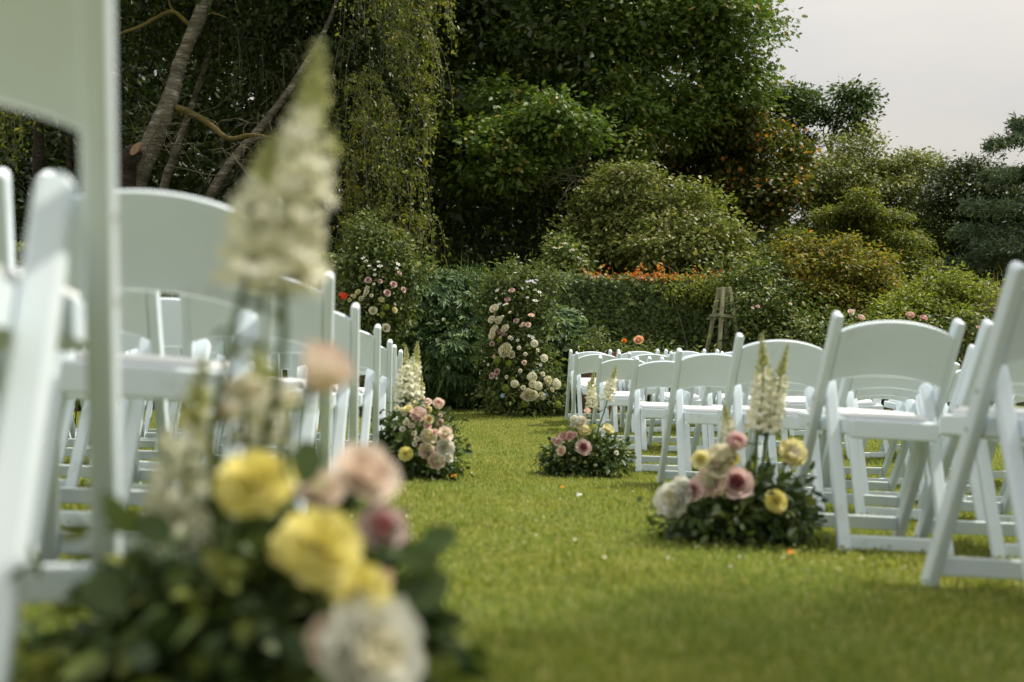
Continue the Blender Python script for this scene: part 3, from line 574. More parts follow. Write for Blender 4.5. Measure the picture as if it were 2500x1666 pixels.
# weeping hanging foliage
def weeping(origins, Y, nt_, seed, sz=.085, lmin=70, lmax=190, side=60):
    rg = np.random.RandomState(seed); mb = MB(); L = []; Nn = []; TT = []
    for (x0, y0) in origins:
        Yg = Y+rg.uniform(-.6, .6); sp = rg.choice([-1, 1])
        for i in range(nt_):
            ln = rg.uniform(lmin, lmax); ox = rg.uniform(-side, side)+sp*side*.3; d = Yg+rg.uniform(-.35, .35); xs0 = x0+rg.uniform(-18, 18); ys0 = y0+rg.uniform(-14, 14); path = []; m_ = 9
            for q in range(m_):
                t_ = q/(m_-1); path.append(np.array(P(xs0+ox*(1-(1-t_)**2), ys0+ln*(t_**1.5)-14*sin(pi*min(1, t_*1.6)), d)))
            mb.add(*tube(path, [.0055*(1-.08*q) for q in range(m_)], 3))
            for q in range(m_-1):
                for _ in range(4):
                    f = rg.rand(); p = path[q]*(1-f)+path[q+1]*f; L.append(p+rg.randn(3)*.04); Nn.append(rg.randn(3)*.8+[0, -.6, .5]); TT.append(np.array([0, 0, -1])+rg.randn(3)*[.6, .4, .35])
    L = np.array(L); return inst(LEAF2, L, unit(np.array(Nn)), np.array(TT), sz*rg.uniform(.6, 1.25, len(L))), mb
t = empty('weeping_tree', tuple(P(900, 600, 15))); tag(t, 'weeping tree with yellow-green leaves on long hanging twigs, behind the white flower spike', 'tree')
w1, m1 = weeping([(1035, 20), (1050, 100), (1000, 40), (1040, 190), (975, 90), (900, 180), (850, 205), (800, 250), (930, 240), (870, 290), (960, 300), (1000, 350), (830, 360), (900, 390), (960, 420), (1020, 430), (870, 470), (930, 500), (990, 520), (1040, 530), (960, 560), (860, 540)], 14.4, 8, 111, .072)
w2, m2 = weeping([(780, 180), (820, 130), (740, 150), (700, 120), (880, 80), (940, 20), (660, 180), (760, 260), (720, 240), (640, 90), (560, 60), (860, -20), (780, 20)], 15.4, 7, 112, .07)  # dim upper sprays: their shade is put into the colour with dark leaves
w3, m3 = weeping([(1010, -60), (1050, -40), (960, -70), (900, -90), (1040, 240), (780, 320), (40, 240), (10, 230)], 14.0, 10, 113)
cw = crown([pb(780, 40, 16, 150), pb(700, 150, 17, 130), pb(900, 120, 16, 130), pb(820, 280, 16, 120), pb(720, 300, 17, 90, asp=.7), pb(930, 380, 16, 90)], 620, 16, .1, LEAF2, seed=114, gap=.2)
o = leaves('crown', [w1+(0,), w2+(1,), w3+(0,), cw+(1,)], [M['birch'], M['dark']], t); o['kind'] = 'stuff'
mb = MB(); mb.v = m1.v+m2.v+m3.v; mb = MB()
for mm in (m1, m2, m3):
    off = 0; V = np.vstack(mm.v); mb.add(V, mm.f)
o = link('hanging_twigs', mb.mesh('hanging_twigs', M['twig']), t); o['kind'] = 'stuff'
mb = MB(); mb.add(*tube([P(900, 700, 16), P(890, 400, 16), P(860, 100, 16), P(850, -100, 16)], [.16, .13, .1, .06], 10, .05)); link('trunk', mb.mesh('trunk', M['barkd'], True), t)

# broad tree behind the photographer on the right: out of view, it throws the foreground shade
bl = [(6.2, -1.0, 6.4, 2.0, 2.0, 1.2), (7.4, -2.2, 6.8, 2.4, 2.4, 1.3), (4.0, -3.4, 6.6, 1.8, 1.8, 1.2), (6.6, 1.2, 6.2, 1.7, 1.4, .8), (6.8, 2.7, 6.4, 1.7, 1.1, .9), (5.7, 2.7, 6.3, 1.5, .9, .9), (5.9, 1.6, 6.3, 1.3, .9, .9), (4.0, -4.6, 6.8, 2.6, 2.4, 1.4)]
tree('lime_tree', 'broad lime tree standing behind the photographer, shading the near right lawn', 'tree', (8.2, -4.2, float(TZ(8.2, -4.2))), [(8.2, -4.2, -.1, .32), (8.0, -4.0, 3, .26), (7.4, -3.2, 5.5, .18), (6.6, -2.4, 7, .08)],
     [crown(boughs(bl, .7, 15, .9), 3800, 14, .17, LEAF2, cr=.3, gap=-.25, gs=1, seed=171, front=0)+(0,)], [M['oak']], limbs=[[(7.8, -3.8, 4, .15), (6, -1.6, 5.6, .1), (5, -.2, 6.4, .04)]], bark='barkd')
# dark wood behind everything: leaves massed through a deep volume
wl = []
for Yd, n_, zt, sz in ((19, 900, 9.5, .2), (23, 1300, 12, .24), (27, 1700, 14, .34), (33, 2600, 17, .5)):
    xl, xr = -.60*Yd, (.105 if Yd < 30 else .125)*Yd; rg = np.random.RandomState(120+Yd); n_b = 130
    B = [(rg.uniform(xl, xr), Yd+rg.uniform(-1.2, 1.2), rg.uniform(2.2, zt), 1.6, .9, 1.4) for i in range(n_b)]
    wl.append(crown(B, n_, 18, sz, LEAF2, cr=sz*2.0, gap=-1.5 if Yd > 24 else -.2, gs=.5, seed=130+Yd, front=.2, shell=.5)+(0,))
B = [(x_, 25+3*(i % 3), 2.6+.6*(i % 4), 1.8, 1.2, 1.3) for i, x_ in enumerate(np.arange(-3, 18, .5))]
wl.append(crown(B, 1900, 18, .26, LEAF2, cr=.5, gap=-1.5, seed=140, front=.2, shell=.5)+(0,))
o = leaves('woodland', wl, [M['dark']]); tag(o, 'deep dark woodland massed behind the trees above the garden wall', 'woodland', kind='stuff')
# undergrowth on the bank
bl = [pb(x_, 640, 16.5, 45, asp=.8) for x_ in range(60, 1180, 75)]
cA = crown(bl, 420, 16, .09, LEAF4, seed=141, gap=.3)
plant('undergrowth', 'dark low undergrowth along the foot of the wood above the wall', 'shrubs', tuple(P(600, 660, 16.5)), [cA+(0,)], [M['dark']])['kind'] = 'stuff'

# ------------------------------------------------------------------ shrubs along the wall
# elder with pale flower heads
bl = [pb(1370, 640, 14.6, 45), pb(1400, 665, 14.5, 38), pb(1345, 680, 14.5, 45, asp=.7), pb(1365, 590, 14.8, 22), pb(1290, 685, 14.4, 40, asp=.5)]
cA = crown(bl, 190, 14, .085, LEAF4, cr=.11, seed=151, gap=-.2, gs=3)
t = plant('elder_bush', 'small elder bush with flat cream flower heads above the wall, right of the flower pillar', 'bush', tuple(P(1370, 690, 14.6)), [cA+(0,)], [M['rosel']], fanstems(P(1370, 700, 14.6), [P(1400, 620, 14.5), P(1350, 610, 14.6), P(1420, 660, 14.5)]))
for (x_, y_) in ((1358, 607), (1398, 612), (1407, 632), (1425, 640), (1420, 648), (1380, 596)):
    rgx = np.random.RandomState(x_); c = np.array(P(x_, y_, 14.3)); n = 40; p = c+np.stack([rgx.randn(n)*.035, rgx.randn(n)*.03, rgx.rand(n)*.015], 1)
    V, Fc = inst(ROUND, p, unit(rgx.randn(n, 3)*.4+[0, -.3, 1]), rgx.randn(n, 3), .02*rgx.uniform(.6, 1.2, n)); link('flower_head', mesh('flower_head', V, Fc, M['cream']), t)['kind'] = 'stuff'
# peony shrub behind the pillars: compound leaves
def peony(blobs, n, seed, L=.15):
    rg = np.random.RandomState(seed); B = np.array(blobs); idx = rg.choice(len(B), n, p=(B[:, 3]**2)/(B[:, 3]**2).sum())
    d = unit(rg.randn(n, 3)+[0, -.5, .1]); c = B[idx, :3]+d*B[idx, 3:6]*np.clip(1-np.abs(rg.randn(n))*.18, .3, 1.05)[:, None]
    D = unit(d*[1, 1, .4]+[0, -.15, -.35]+.25*rg.randn(n, 3)); Nn = unit(np.array([0, -.55, .7])+.35*d+.3*rg.randn(n, 3)); X, Yv, Z = frames(Nn, D)
    out = []
    for a, o_, s in ((0, .25, 1), (.55, .15, .85), (-.55, .15, .85), (1.0, 0, .75), (-1.0, 0, .75), (.25, .28, .7), (-.25, .28, .7)):
        tip = Yv*cos(a)+X*sin(a); p = c+tip*(L*o_); out.append(inst(LEAF4N, p, Z+.12*rg.randn(n, 3), tip-Z*.25, L*s*rg.uniform(.8, 1.15, n)))
    return [q+(0,) for q in out]
LEAF4N = (LEAF4[0]*np.array([.62, 1, 1]), LEAF4[1])
bl = [pb(1060, 760, 12.6, 85), pb(1150, 780, 12.6, 80), pb(1020, 850, 12.5, 75), pb(1110, 870, 12.4, 95), pb(1190, 880, 12.5, 80), pb(1060, 930, 12.5, 60, asp=.7), pb(1160, 935, 12.5, 60, asp=.7), pb(1340, 830, 12.6, 75, asp=1.1), pb(1390, 800, 12.7, 40), pb(1330, 900, 12.6, 70), pb(990, 780, 12.7, 60), pb(1090, 700, 12.7, 55, asp=.6)]
parts = peony(bl, 3000, 161)
top = crown([pb(1040, 690, 12.9, 60, asp=.35), pb(1120, 685, 12.9, 70, asp=.35), pb(1200, 700, 12.9, 50, asp=.5)], 260, 14, .075, LONG, cr=.12, seed=162, gap=-1)
inner = crown([pb(1090, 860, 12.9, 110), pb(1330, 870, 12.9, 80)], 300, 14, .13, LEAF2, seed=163, gap=-1)
plant('tree_peony', 'big dark glossy shrub with divided leaves between the two flower pillars', 'shrub', tuple(P(1120, 985, 12.6)), parts+[top+(0,), inner+(1,)], [M['peony'], M['dark']],
      fanstems(P(1120, 985, 12.7), [P(1000, 850, 12.6), P(1080, 780, 12.6), P(1180, 800, 12.6), P(1220, 900, 12.6), P(1050, 900, 12.5)], .016))
# yellow flowers on top of it
# ------------------------------------------------------------------ flowers
def petal_patch(R, H, th, half, v0=.0, curl=.15, ruf=.05, nu=4, nv=4, rg=None, rp=.75, tipcurl=.0):
    V = []
    ph = rg.uniform(0, 6)
    for j in range(nv+1):
        v = v0+(1-v0)*j/nv
        for i_ in range(nu+1):
            u = -1+2*i_/nu; hw = half*(math.sin(min(1, v*1.15+.12)*pi/2)); edge = 1-.16*abs(u)**3*v
            vv = v*edge
            r = R*(math.sin(vv*pi/2)**rp)+curl*R*vv**5+ruf*R*v*sin(5*u+ph)
            z = H*(vv**1.25)-tipcurl*H*vv**6
            a = th+u*hw; V.append((r*cos(a), r*sin(a), z))
    Fc = []
    for j in range(nv):
        for i_ in range(nu): a = j*(nu+1)+i_; Fc.append((a, a+1, a+nu+2, a+nu+1))
    return np.array(V), Fc
FM = {}
def flower_mesh(kind, c_out, c_in, var=0):
    """unit flower: radius about 1, opening along +Z; returns (core mesh, outer petal meshes)"""
    key = (kind, c_out, c_in, var)
    if key in FM: return FM[key]
    rg = random.Random(str(key)); core = MB(); outer = []
    if kind == 'rose':
        for L, (R, H, n, half) in enumerate(((.12, 1.0, 3, 1.3), (.24, 1.05, 3, 1.2), (.38, 1.03, 4, 1.0), (.52, .98, 5, .9))):
            for k in range(n): core.add(*petal_patch(R, H, 2*pi*k/n+L*.7+rg.uniform(-.1, .1), half, curl=.12, ruf=.03, nu=4, nv=4, rg=rg), 1 if L < 3 else 0)
        for L, (R, H, n, half, cu, tcu) in enumerate(((.70, .86, 5, .80, .25, .05), (.88, .62, 6, .72, .3, .12))):
            for k in range(n):
                mb = MB(); mb.add(*petal_patch(R*rg.uniform(.93, 1.05), H*rg.uniform(.9, 1.1), 2*pi*k/n+L*.5+rg.uniform(-.12, .12), half, curl=cu, ruf=.05, nu=5, nv=5, rg=rg, tipcurl=tcu)); outer.append(mb.mesh('petal', [M[c_out]], True))
    elif kind == 'bud':
        for L, (R, H, n, half) in enumerate(((.2, 1.5, 3, 1.3), (.38, 1.5, 3, 1.2), (.55, 1.4, 3, 1.15))):
            for k in range(n): core.add(*petal_patch(R, H, 2*pi*k/n+L*.7, half, curl=.0, ruf=.02, nu=4, nv=4, rg=rg), 1 if L < 1 else 0)
        for k in range(4):
            mb = MB(); mb.add(*petal_patch(.72, 1.2, 2*pi*k/4, 1.0, curl=.12, ruf=.04, nu=5, nv=5, rg=rg)); outer.append(mb.mesh('petal', [M[c_out]], True))
    elif kind == 'peony':
        for L, (R, H, n, half) in enumerate(((.2, .75, 5, .9), (.38, .82, 6, .8), (.55, .82, 7, .65), (.72, .72, 8, .55), (.85, .6, 8, .55))):
            for k in range(n): core.add(*petal_patch(R*rg.uniform(.85, 1.15), H*rg.uniform(.85, 1.1), 2*pi*k/n+rg.uniform(-.3, .3), half, curl=.1, ruf=.12, nu=4, nv=3, rg=rg), 1 if L < 2 else 0)
        for k in range(8):
            mb = MB(); mb.add(*petal_patch(.98*rg.uniform(.92, 1.06), .38*rg.uniform(.7, 1.2), 2*pi*k/8+rg.uniform(-.1, .1), .55, curl=.06, ruf=.09, nu=5, nv=4, rg=rg)); outer.append(mb.mesh('petal', [M[c_out]], True))
    elif kind == 'dahlia':
        for L in range(7):
            n = 5+L*3; el = radians(86-L*14)
            for k in range(n):
                th = 2*pi*k/n+L*.4+rg.uniform(-.1, .1); d = np.array([cos(th)*cos(el), sin(th)*cos(el), sin(el)]); s_ = np.array([-sin(th), cos(th), 0]); R = .98*rg.uniform(.92, 1.05); wdt = .17
                up_ = np.cross(d, s_); o0 = d*.3*R; o1 = d*.75*R; o2 = d*R+up_*-.04
                z0 = np.array([0, 0, .25]); core.add([o0-s_*wdt*.5+z0, o0+s_*wdt*.5+z0, o1+s_*wdt+z0+d*.02, o1-up_*.05+z0, o1-s_*wdt+z0+d*.02, o2+s_*wdt*.6+z0, o2-s_*wdt*.6+z0], [(0, 1, 2, 3), (0, 3, 4), (3, 2, 5), (3, 5, 6), (3, 6, 4)], 1 if L < 2 else 0)
    elif kind == 'pom':
        n = 90
        for k in range(n):
            z = 1-2*(k+.5)/n; th = k*2.39996; r = sqrt(1-z*z); d = np.array([r*cos(th), r*sin(th), z])
            if z < -.5: continue
            a = np.cross(d, (0.1, .3, 1)); a /= np.linalg.norm(a); b = np.cross(d, a); c = d*.86+np.array([0, 0, .35]); s = .17
            for q in range(4):
                an = q*pi/2+k; t_ = a*cos(an)+b*sin(an); w_ = a*-sin(an)+b*cos(an)
                core.add([c, c+t_*s*.7+w_*s*.5+d*.06, c+t_*s*1.2+d*.02, c+t_*s*.7-w_*s*.5+d*.06], [(0, 1, 2, 3)], 0)
    elif kind == 'star':
        for k in range(6):
            th = 2*pi*k/6; t_ = np.array([cos(th), sin(th), .12]); s = np.array([-sin(th), cos(th), 0])
            mb = MB(); mb.add([t_*.08, t_*.5+s*.2+np.array([0, 0, .06]), t_*1.0, t_*.5-s*.2+np.array([0, 0, .06]), t_*.5], [(0, 1, 4), (1, 2, 4), (2, 3, 4), (3, 0, 4)]); outer.append(mb.mesh('petal', [M[c_out]], False))
        for k in range(8): a = k*.8; core.add([(0, 0, .02), (.06*cos(a)-.02, .06*sin(a), .2), (.06*cos(a)+.02, .06*sin(a), .2)], [(0, 1, 2)], 1)
    FM[key] = (core.mesh('blossom', [M[c_out], M[c_in]], kind in ('rose', 'bud', 'peony')), outer)
    return FM[key]
cal = MB()
for k in range(5):
    a = k*2*pi/5; t_ = np.array([cos(a), sin(a), 0]); s_ = np.array([-sin(a), cos(a), 0]); cal.add([(0, 0, -.05), tuple(t_*.3+s_*.13+[0, 0, .02]), tuple(t_*.62+[0, 0, .1]), tuple(t_*.3-s_*.13+[0, 0, .02])], [(0, 1, 2, 3)])
cal.add(*tube([(0, 0, -.25), (0, 0, -.05), (0, 0, .06)], [.07, .16, .14], 8))
CAL = cal.mesh('calyx', [M['stem']])
NAMES = {'rose': 'rose', 'bud': 'rose_bud', 'peony': 'peony_flower', 'dahlia': 'dahlia', 'pom': 'pompom_flower', 'star': 'star_flower'}
def put_flower(parent, kind, co, ci, loc, direction, R, stem_to=None, var=None, petals=True, name=None, label=None):
    """loc world; flower opens along direction; child of parent"""
    core, outer = flower_mesh(kind, co, ci, random.randrange(3) if var is None else var)
    f = bpy.data.objects.new(name or NAMES[kind], core); COL.objects.link(f)
    d = Vector(direction).normalized(); q = d.to_track_quat('Z', 'Y') @ Euler((0, 0, random.uniform(0, 6.3))).to_quaternion()
    Lc = Vector(loc)-d*R*.55
    mw = Matrix.LocRotScale(Lc, q, (R, R, R*random.uniform(.85, 1.0)))
    if parent is not None:
        f.parent = parent; f.matrix_basis = Matrix.LocRotScale(parent.location, parent.rotation_euler, (1, 1, 1)).inverted() @ mw
        for me in outer:
            p = bpy.data.objects.new('petal', me); COL.objects.link(p); p.parent = f
        if kind in ('rose', 'bud', 'peony', 'dahlia'): p = bpy.data.objects.new('calyx', CAL); COL.objects.link(p); p.parent = f
        if stem_to is not None:
            a = np.array(Lc-d*R*.1); b = np.array(stem_to); m_ = (a+b)/2-np.array(d)*0*R+np.array([0, 0, -.02]); m_ = a-np.array(d)*min(.06, np.linalg.norm(a-b)*.4)
            V, Fc = tube(smooth_path([a, m_*.6+((a+b)/2)*.4, b], 4), .0032 if R > .02 else .002, 6)
            mi = np.array(mw.inverted()); V = V@mi[:3, :3].T+mi[:3, 3]; me = mesh('stem', V, Fc, M['stem'], True); s = bpy.data.objects.new('stem', me); COL.objects.link(s); s.parent = f
    if label: f['label'] = label
    return f
# snapdragon floret (unit about 1 wide, mouth along +Y, attached at origin)
def floret():
    mb = MB(); rings = []
    for y_, r_ in ((0, .10), (.2, .2), (.5, .26), (.75, .22)): rings.append(np.array([(r_*cos(a), y_, r_*sin(a)*.9) for a in np.linspace(0, 2*pi, 8, endpoint=False)]))
    mb.add(*loft(rings, cap=False))
    for (ax, az, w_) in ((-.32, .5, .3), (.32, .5, .3), (-.42, -.25, .28), (0, -.42, .3), (.42, -.25, .28)):
        c = np.array([ax*.4, .72, az*.4]); t_ = np.array([ax, .30, az]); s = np.cross(t_, (0, 1, 0)); s = s/np.linalg.norm(s)
        mb.add([c-s*w_*.5, c+s*w_*.5, c+t_*.6+s*w_*.8+[0, .08, 0], c+t_*1.05+s*.4*w_+[0, -.08, 0], c+t_*1.05-s*.4*w_+[0, -.08, 0], c+t_*.6-s*w_*.8+[0, .08, 0]], [(0, 1, 2, 5), (5, 2, 3, 4)])
    return mb.mesh('floret', [M['snap']], True)
FLO = floret(); FLOG = FLO.copy(); FLOG.materials[0] = M['bud']
FLOL = FLO.copy(); FLOL.materials[0] = M['lilac']
mb = MB(); rings = [np.array([(r_*cos(a), y_, r_*sin(a)) for a in np.linspace(0, 2*pi, 7, endpoint=False)]) for y_, r_ in ((0, .1), (.3, .28), (.7, .22), (1, .04))]
mb.add(*loft(rings)); BUDM = mb.mesh('bud', [M['bud']], True)
def spike(parent, path, size, seed, f0=.35, lilac=False, dens=1.4, name='snapdragon', budfrac=.38, leaf=True):
    """path: world points from stem bottom to tip; florets from fraction f0 upward"""
    rg = random.Random(seed); P_ = smooth_path(path, 8); n = len(P_)
    s = bpy.data.objects.new(name, None); COL.objects.link(s); s.parent = parent; base = Vector(P_[0])
    pm = Matrix.LocRotScale(parent.location, parent.rotation_euler, (1, 1, 1)); s.matrix_basis = pm.inverted() @ Matrix.Translation(base)
    mb = MB(); mb.add(*tube([p-np.array(base) for p in P_], [.0055-.0035*i_/n for i_ in range(n)], 6))
    st_ = bpy.data.objects.new('stem', mb.mesh('stem', M['stem'], True)); COL.objects.link(st_); st_.parent = s
    Ls = [0]
    for i_ in range(1, n): Ls.append(Ls[-1]+np.linalg.norm(P_[i_]-P_[i_-1]))
    tot = Ls[-1]; d_ = f0*tot; k = 0
    if leaf:
        LV = []; 
        for q in range(9):
            f = rg.uniform(.02, f0+.1)*tot; p = np.array([np.interp(f, Ls, [v[j] for v in P_]) for j in range(3)])-np.array(base); LV.append(p)
        LV = np.array(LV); r2 = np.random.RandomState(seed); V, Fc = inst(LONG, LV, unit(r2.randn(9, 3)*.5+[0, 0, 1]), r2.randn(9, 3)*[1, 1, .3]+[0, 0, .4], .05*size/.03*r2.uniform(.7, 1.2, 9))
        lf = bpy.data.objects.new('leaves', mesh('leaves', V, Fc, M['bq'])); COL.objects.link(lf); lf.parent = s
    while d_ < tot*.99:
        fr = (d_-f0*tot)/(tot*(1-f0)); p = np.array([np.interp(d_, Ls, [v[j] for v in P_]) for j in range(3)])-np.array(base)
        isb = fr > 1-budfrac; sz = size*(1.02-.62*fr)*rg.uniform(.88, 1.1) if not isb else size*(.70-.54*(fr-(1-budfrac))/budfrac)
        a = k*2.3999+rg.uniform(-.3, .3); dr = Vector((cos(a), sin(a), .15+(.9*fr if isb else .1*rg.random())))
        me = BUDM if isb else (FLOL if lilac else FLO)
        if (not isb) and (not lilac) and fr > 1-budfrac-.12: me = FLOG if rg.random() < .4 else FLO
        f = bpy.data.objects.new('bud' if isb else 'floret', me); COL.objects.link(f); f.parent = s
        q = dr.to_track_quat('Y', 'Z'); f.matrix_basis = Matrix.LocRotScale(Vector(p)+dr.normalized()*.003, q, (sz, sz, sz))
        d_ += size*(.30 if not isb else .20)/dens*(1-.4*fr); k += 1
    return s
def bouquet(label, base, blobs, flowers, spikes, size=.05, n=260, seed=1, extra=(), big=0, cat='flower arrangement', name='flower_arrangement', group='floral arrangements along the aisle', mats=('bq', 'euc')):
    t = empty(name, base); tag(t, label, cat, group)
    if name == 'flower_arrangement' and base[1] > 2:
        blobs = [(b[0], b[1]+.02, base[2]+(b[2]-base[2])*.80, b[3]*.9, b[4]*.85, b[5]*.8) for b in blobs]; n = int(n*.8)
    cA = crown(blobs, n, 9, size, LEAF4, cr=size*1.1, gap=-.2, gs=9, seed=seed, shell=.3, front=0, up=.4, droop=.1, flat=.8)
    cB = crown(blobs, n//3, 9, size*.8, LONG, cr=size*1.3, gap=-.2, gs=9, seed=seed+1, shell=.18, front=0, up=.3, droop=0, flat=.8)
    cC = crown(blobs, n//4, 7, size*.55, ROUND, cr=size*1.2, gap=-.2, gs=9, seed=seed+2, shell=.15, front=0, up=.3, droop=0, flat=.8)
    o = leaves('foliage', [cA+(0,), cB+(0,), cC+(1,)], [M[mats[0]], M[mats[1]]], t); o['kind'] = 'stuff'
    c0 = np.array(blobs)[:, :3].mean(0)
    for (x_, y_, Y_, kind, co, ci, rpx) in flowers:
        Y_ = Y_-(.05 if 2 < Y_ < 10 else 0); p = P(x_, y_, Y_); R = rpx/F_PX*Y_*(1.08 if Y_ > 2 else 1)
        d = Vector(((p.x-c0[0])*1.2, -.30 if Y_ > 2 else -.15, max(.02, (p.z-c0[2]))*1.2+.05)).normalized()+Vector((random.uniform(-.2, .2), random.uniform(-.5, -.1), random.uniform(-.1, .3)))
        put_flower(t, kind, co, ci, p, d, R, stem_to=(c0[0]*.6+p.x*.4, c0[1]*.6+p.y*.4, base[2]+.05) if Y_ < 10 else (p.x*.9+c0[0]*.1, p.y+.16, p.z-.07))
    for (pts, sz, f0, lil, sd_) in spikes: spike(t, [np.array(P(*q)) for q in pts], sz*1.12, sd_, f0, lil)
    return t
def ground(x, Y): return float(TZ((x-1250)/F_PX*Y, Y))
def gp(x, Y): X = (x-1250)/F_PX*Y; return (X, Y, float(TZ(X, Y)))

# near left arrangement
b0 = gp(620, 1.08); gz = b0[2]
def blb(x, y, Y, r, rz=None): p = P(x, y, Y); return (p.x, p.y, p.z, r, r*.8, rz or r)
bouquet('large blurred arrangement at the near left with yellow dahlias and tall white snapdragons', b0,
        [(b0[0]-.02, 1.14, gz+.03, .125, .11, .07), (b0[0]+.0, 1.12, gz+.05, .09, .08, .055), blb(440, 1640, 1.13, .05), blb(700, 1560, 1.1, .06), blb(590, 1430, 1.14, .05, .05), blb(800, 1640, 1.08, .05)],
        [(620, 1165, .96, 'dahlia', 'yellow', 'yellow', 100), (790, 1322, .93, 'dahlia', 'yellow', 'yellow', 112), (885, 1440, .92, 'dahlia', 'yellow', 'yellow', 84), (725, 1330, .97, 'dahlia', 'yellow', 'paleyellow', 66),
         (900, 1150, 1.04, 'rose', 'blush', 'blush', 78), (780, 1190, 1.06, 'rose', 'blush', 'cream', 55), (935, 1285, 1.03, 'rose', 'mauve', 'mauve_in', 55), (930, 1590, .89, 'peony', 'white', 'cream', 140), (820, 1560, .93, 'rose', 'blush', 'mauve', 66),
         (600, 950, 1.02, 'rose', 'cream', 'cream', 50), (545, 1010, 1.03, 'rose', 'cream', 'blush', 45), (690, 965, 1.05, 'rose', 'cream', 'white', 40), (940, 1412, 1.02, 'rose', 'pink', 'pink', 22), (1010, 1610, 1.0, 'rose', 'cream', 'cream', 40), (520, 1370, 1.0, 'rose', 'paleyellow', 'cream', 22)],
        [([(560, 1420, 1.06), (665, 1000, 1.04), (692, 820, 1.02), (690, 640, 1.0), (745, 400, 1.0), (782, 95, 1.0)], .033, .55, False, 1),
         ([(540, 1420, 1.05), (520, 1080, 1.02), (560, 860, 1.0), (600, 690, .99), (636, 560, .99), (668, 330, .99)], .031, .68, False, 2),
         ([(600, 1420, 1.1), (640, 1100, 1.1), (640, 950, 1.1), (620, 860, 1.1)], .028, .6, False, 3),
         ([(480, 1480, 1.12), (440, 1330, 1.1), (450, 1180, 1.1), (480, 1000, 1.1), (500, 870, 1.1)], .034, .2, False, 4)],
        size=.05, n=300, seed=301)
nl = [o for o in COL.objects if o.get('label', '').startswith('large blurred')][0]
# tall mauve rose bud on its own stem and broad leaves
put_flower(nl, 'bud', 'blush', 'mauve', P(785, 915, .93), (.55, -.1, .75), .036, stem_to=P(735, 1300, 1.02), name='rose_bud')
for (x_, y_, L_, a_) in ((738, 1190, .055, .1), (980, 1390, .05, .9), (1000, 1500, .06, .6), (960, 1480, .05, 1.1), (420, 1330, .05, -.8), (300, 1500, .06, -.7), (1020, 1330, .045, 1.2)):
    p = P(x_, y_, 1.0); V, Fc = inst((ROUND[0]*[.8, 1, 1], ROUND[1]), np.array([p]), np.array([[.1, -.9, .4]]), np.array([[sin(a_), -.1, cos(a_)]]), np.array([L_])); link('leaf', mesh('leaf', V, Fc, M['bq']), nl)

# near right arrangement
def z4(X, Y): return 1500+.574*X, 600+.574*Y
b1 = gp(1790, 3.35); q = b1[2]
fl = []
for (X, Y, kd, co, ci, r) in ((515, 845, 'bud', 'mauve', 'mauve_in', 30), (455, 890, 'peony', 'cream', 'cream', 34), (365, 905, 'rose', 'paleyellow', 'yellow', 20), (405, 1000, 'peony', 'blush', 'cream', 36), (520, 1005, 'rose', 'mauve', 'mauve_in', 35), (330, 1040, 'rose', 'mauve', 'mauve_in', 25),
                              (240, 1078, 'peony', 'white', 'cream', 40), (280, 1030, 'peony', 'white', 'white', 26), (765, 875, 'peony', 'paleyellow', 'cream', 34), (690, 1085, 'dahlia', 'yellow', 'yellow', 28), (440, 940, 'rose', 'cream', 'blush', 24), (500, 905, 'rose', 'yellow', 'yellow', 17), (700, 1100, 'rose', 'paleyellow', 'yellow', 16)):
    a, b = z4(X, Y); fl.append((a, b, 3.22, kd, co, ci, r))
def s4(*pts): return [(z4(*p)[0], z4(*p)[1], 3.32) for p in pts]
bouquet('arrangement beside the first right-hand rows with dusty pink roses, white blooms and one yellow dahlia', b1,
        [(b1[0], 3.35, q+.07, .22, .17, .09), (b1[0]-.06, 3.32, q+.13, .15, .13, .09), (b1[0]+.14, 3.33, q+.12, .10, .1, .10), (b1[0]+.05, 3.35, q+.17, .1, .1, .09)], fl,
        [(s4((590, 1080), (600, 900), (612, 760), (628, 640), (632, 500), (625, 372)), .036, .42, False, 5), (s4((620, 1080), (640, 850), (675, 720), (700, 600), (720, 500), (738, 420)), .034, .42, False, 6),
         (s4((500, 1020), (495, 880), (485, 780), (465, 672)), .022, .45, False, 7)], size=.045, n=330, seed=311)
# mid right arrangement
def zc(X, Y): return 1250+.1913*X, 880+.1913*Y
b2 = gp(1415, 6.3); q = b2[2]
fl = []
for (X, Y, kd, co, ci, r) in ((860, 770, 'peony', 'cream', 'white', 90), (930, 885, 'peony', 'paleyellow', 'cream', 75), (1240, 860, 'peony', 'paleyellow', 'cream', 72), (1045, 850, 'pom', 'green', 'green', 50), (650, 955, 'rose', 'pink', 'blush', 52), (735, 960, 'rose', 'pink', 'pink', 58), (795, 945, 'rose', 'pink', 'blush', 34),
                              (590, 1040, 'rose', 'blush', 'pink', 52), (625, 1155, 'rose', 'blush', 'pink', 58), (912, 1108, 'rose', 'mauve', 'mauve_in', 90), (960, 665, 'bud', 'blush', 'peach', 52), (790, 740, 'peony', 'white', 'cream', 48), (530, 1010, 'rose', 'mauve', 'pink', 34), (640, 880, 'pom', 'green', 'green', 55), (1335, 1180, 'rose', 'white', 'cream', 30),
                              (1150, 880, 'star', 'white', 'yellow', 40), (1070, 1335, 'star', 'cream', 'yellow', 24), (980, 1180, 'star', 'white', 'yellow', 34)):
    a, b = zc(X, Y); fl.append((a, b, 6.15, kd, co, ci, r*.1913))
def s5(*pts): return [(zc(*p)[0], zc(*p)[1], 6.3) for p in pts]
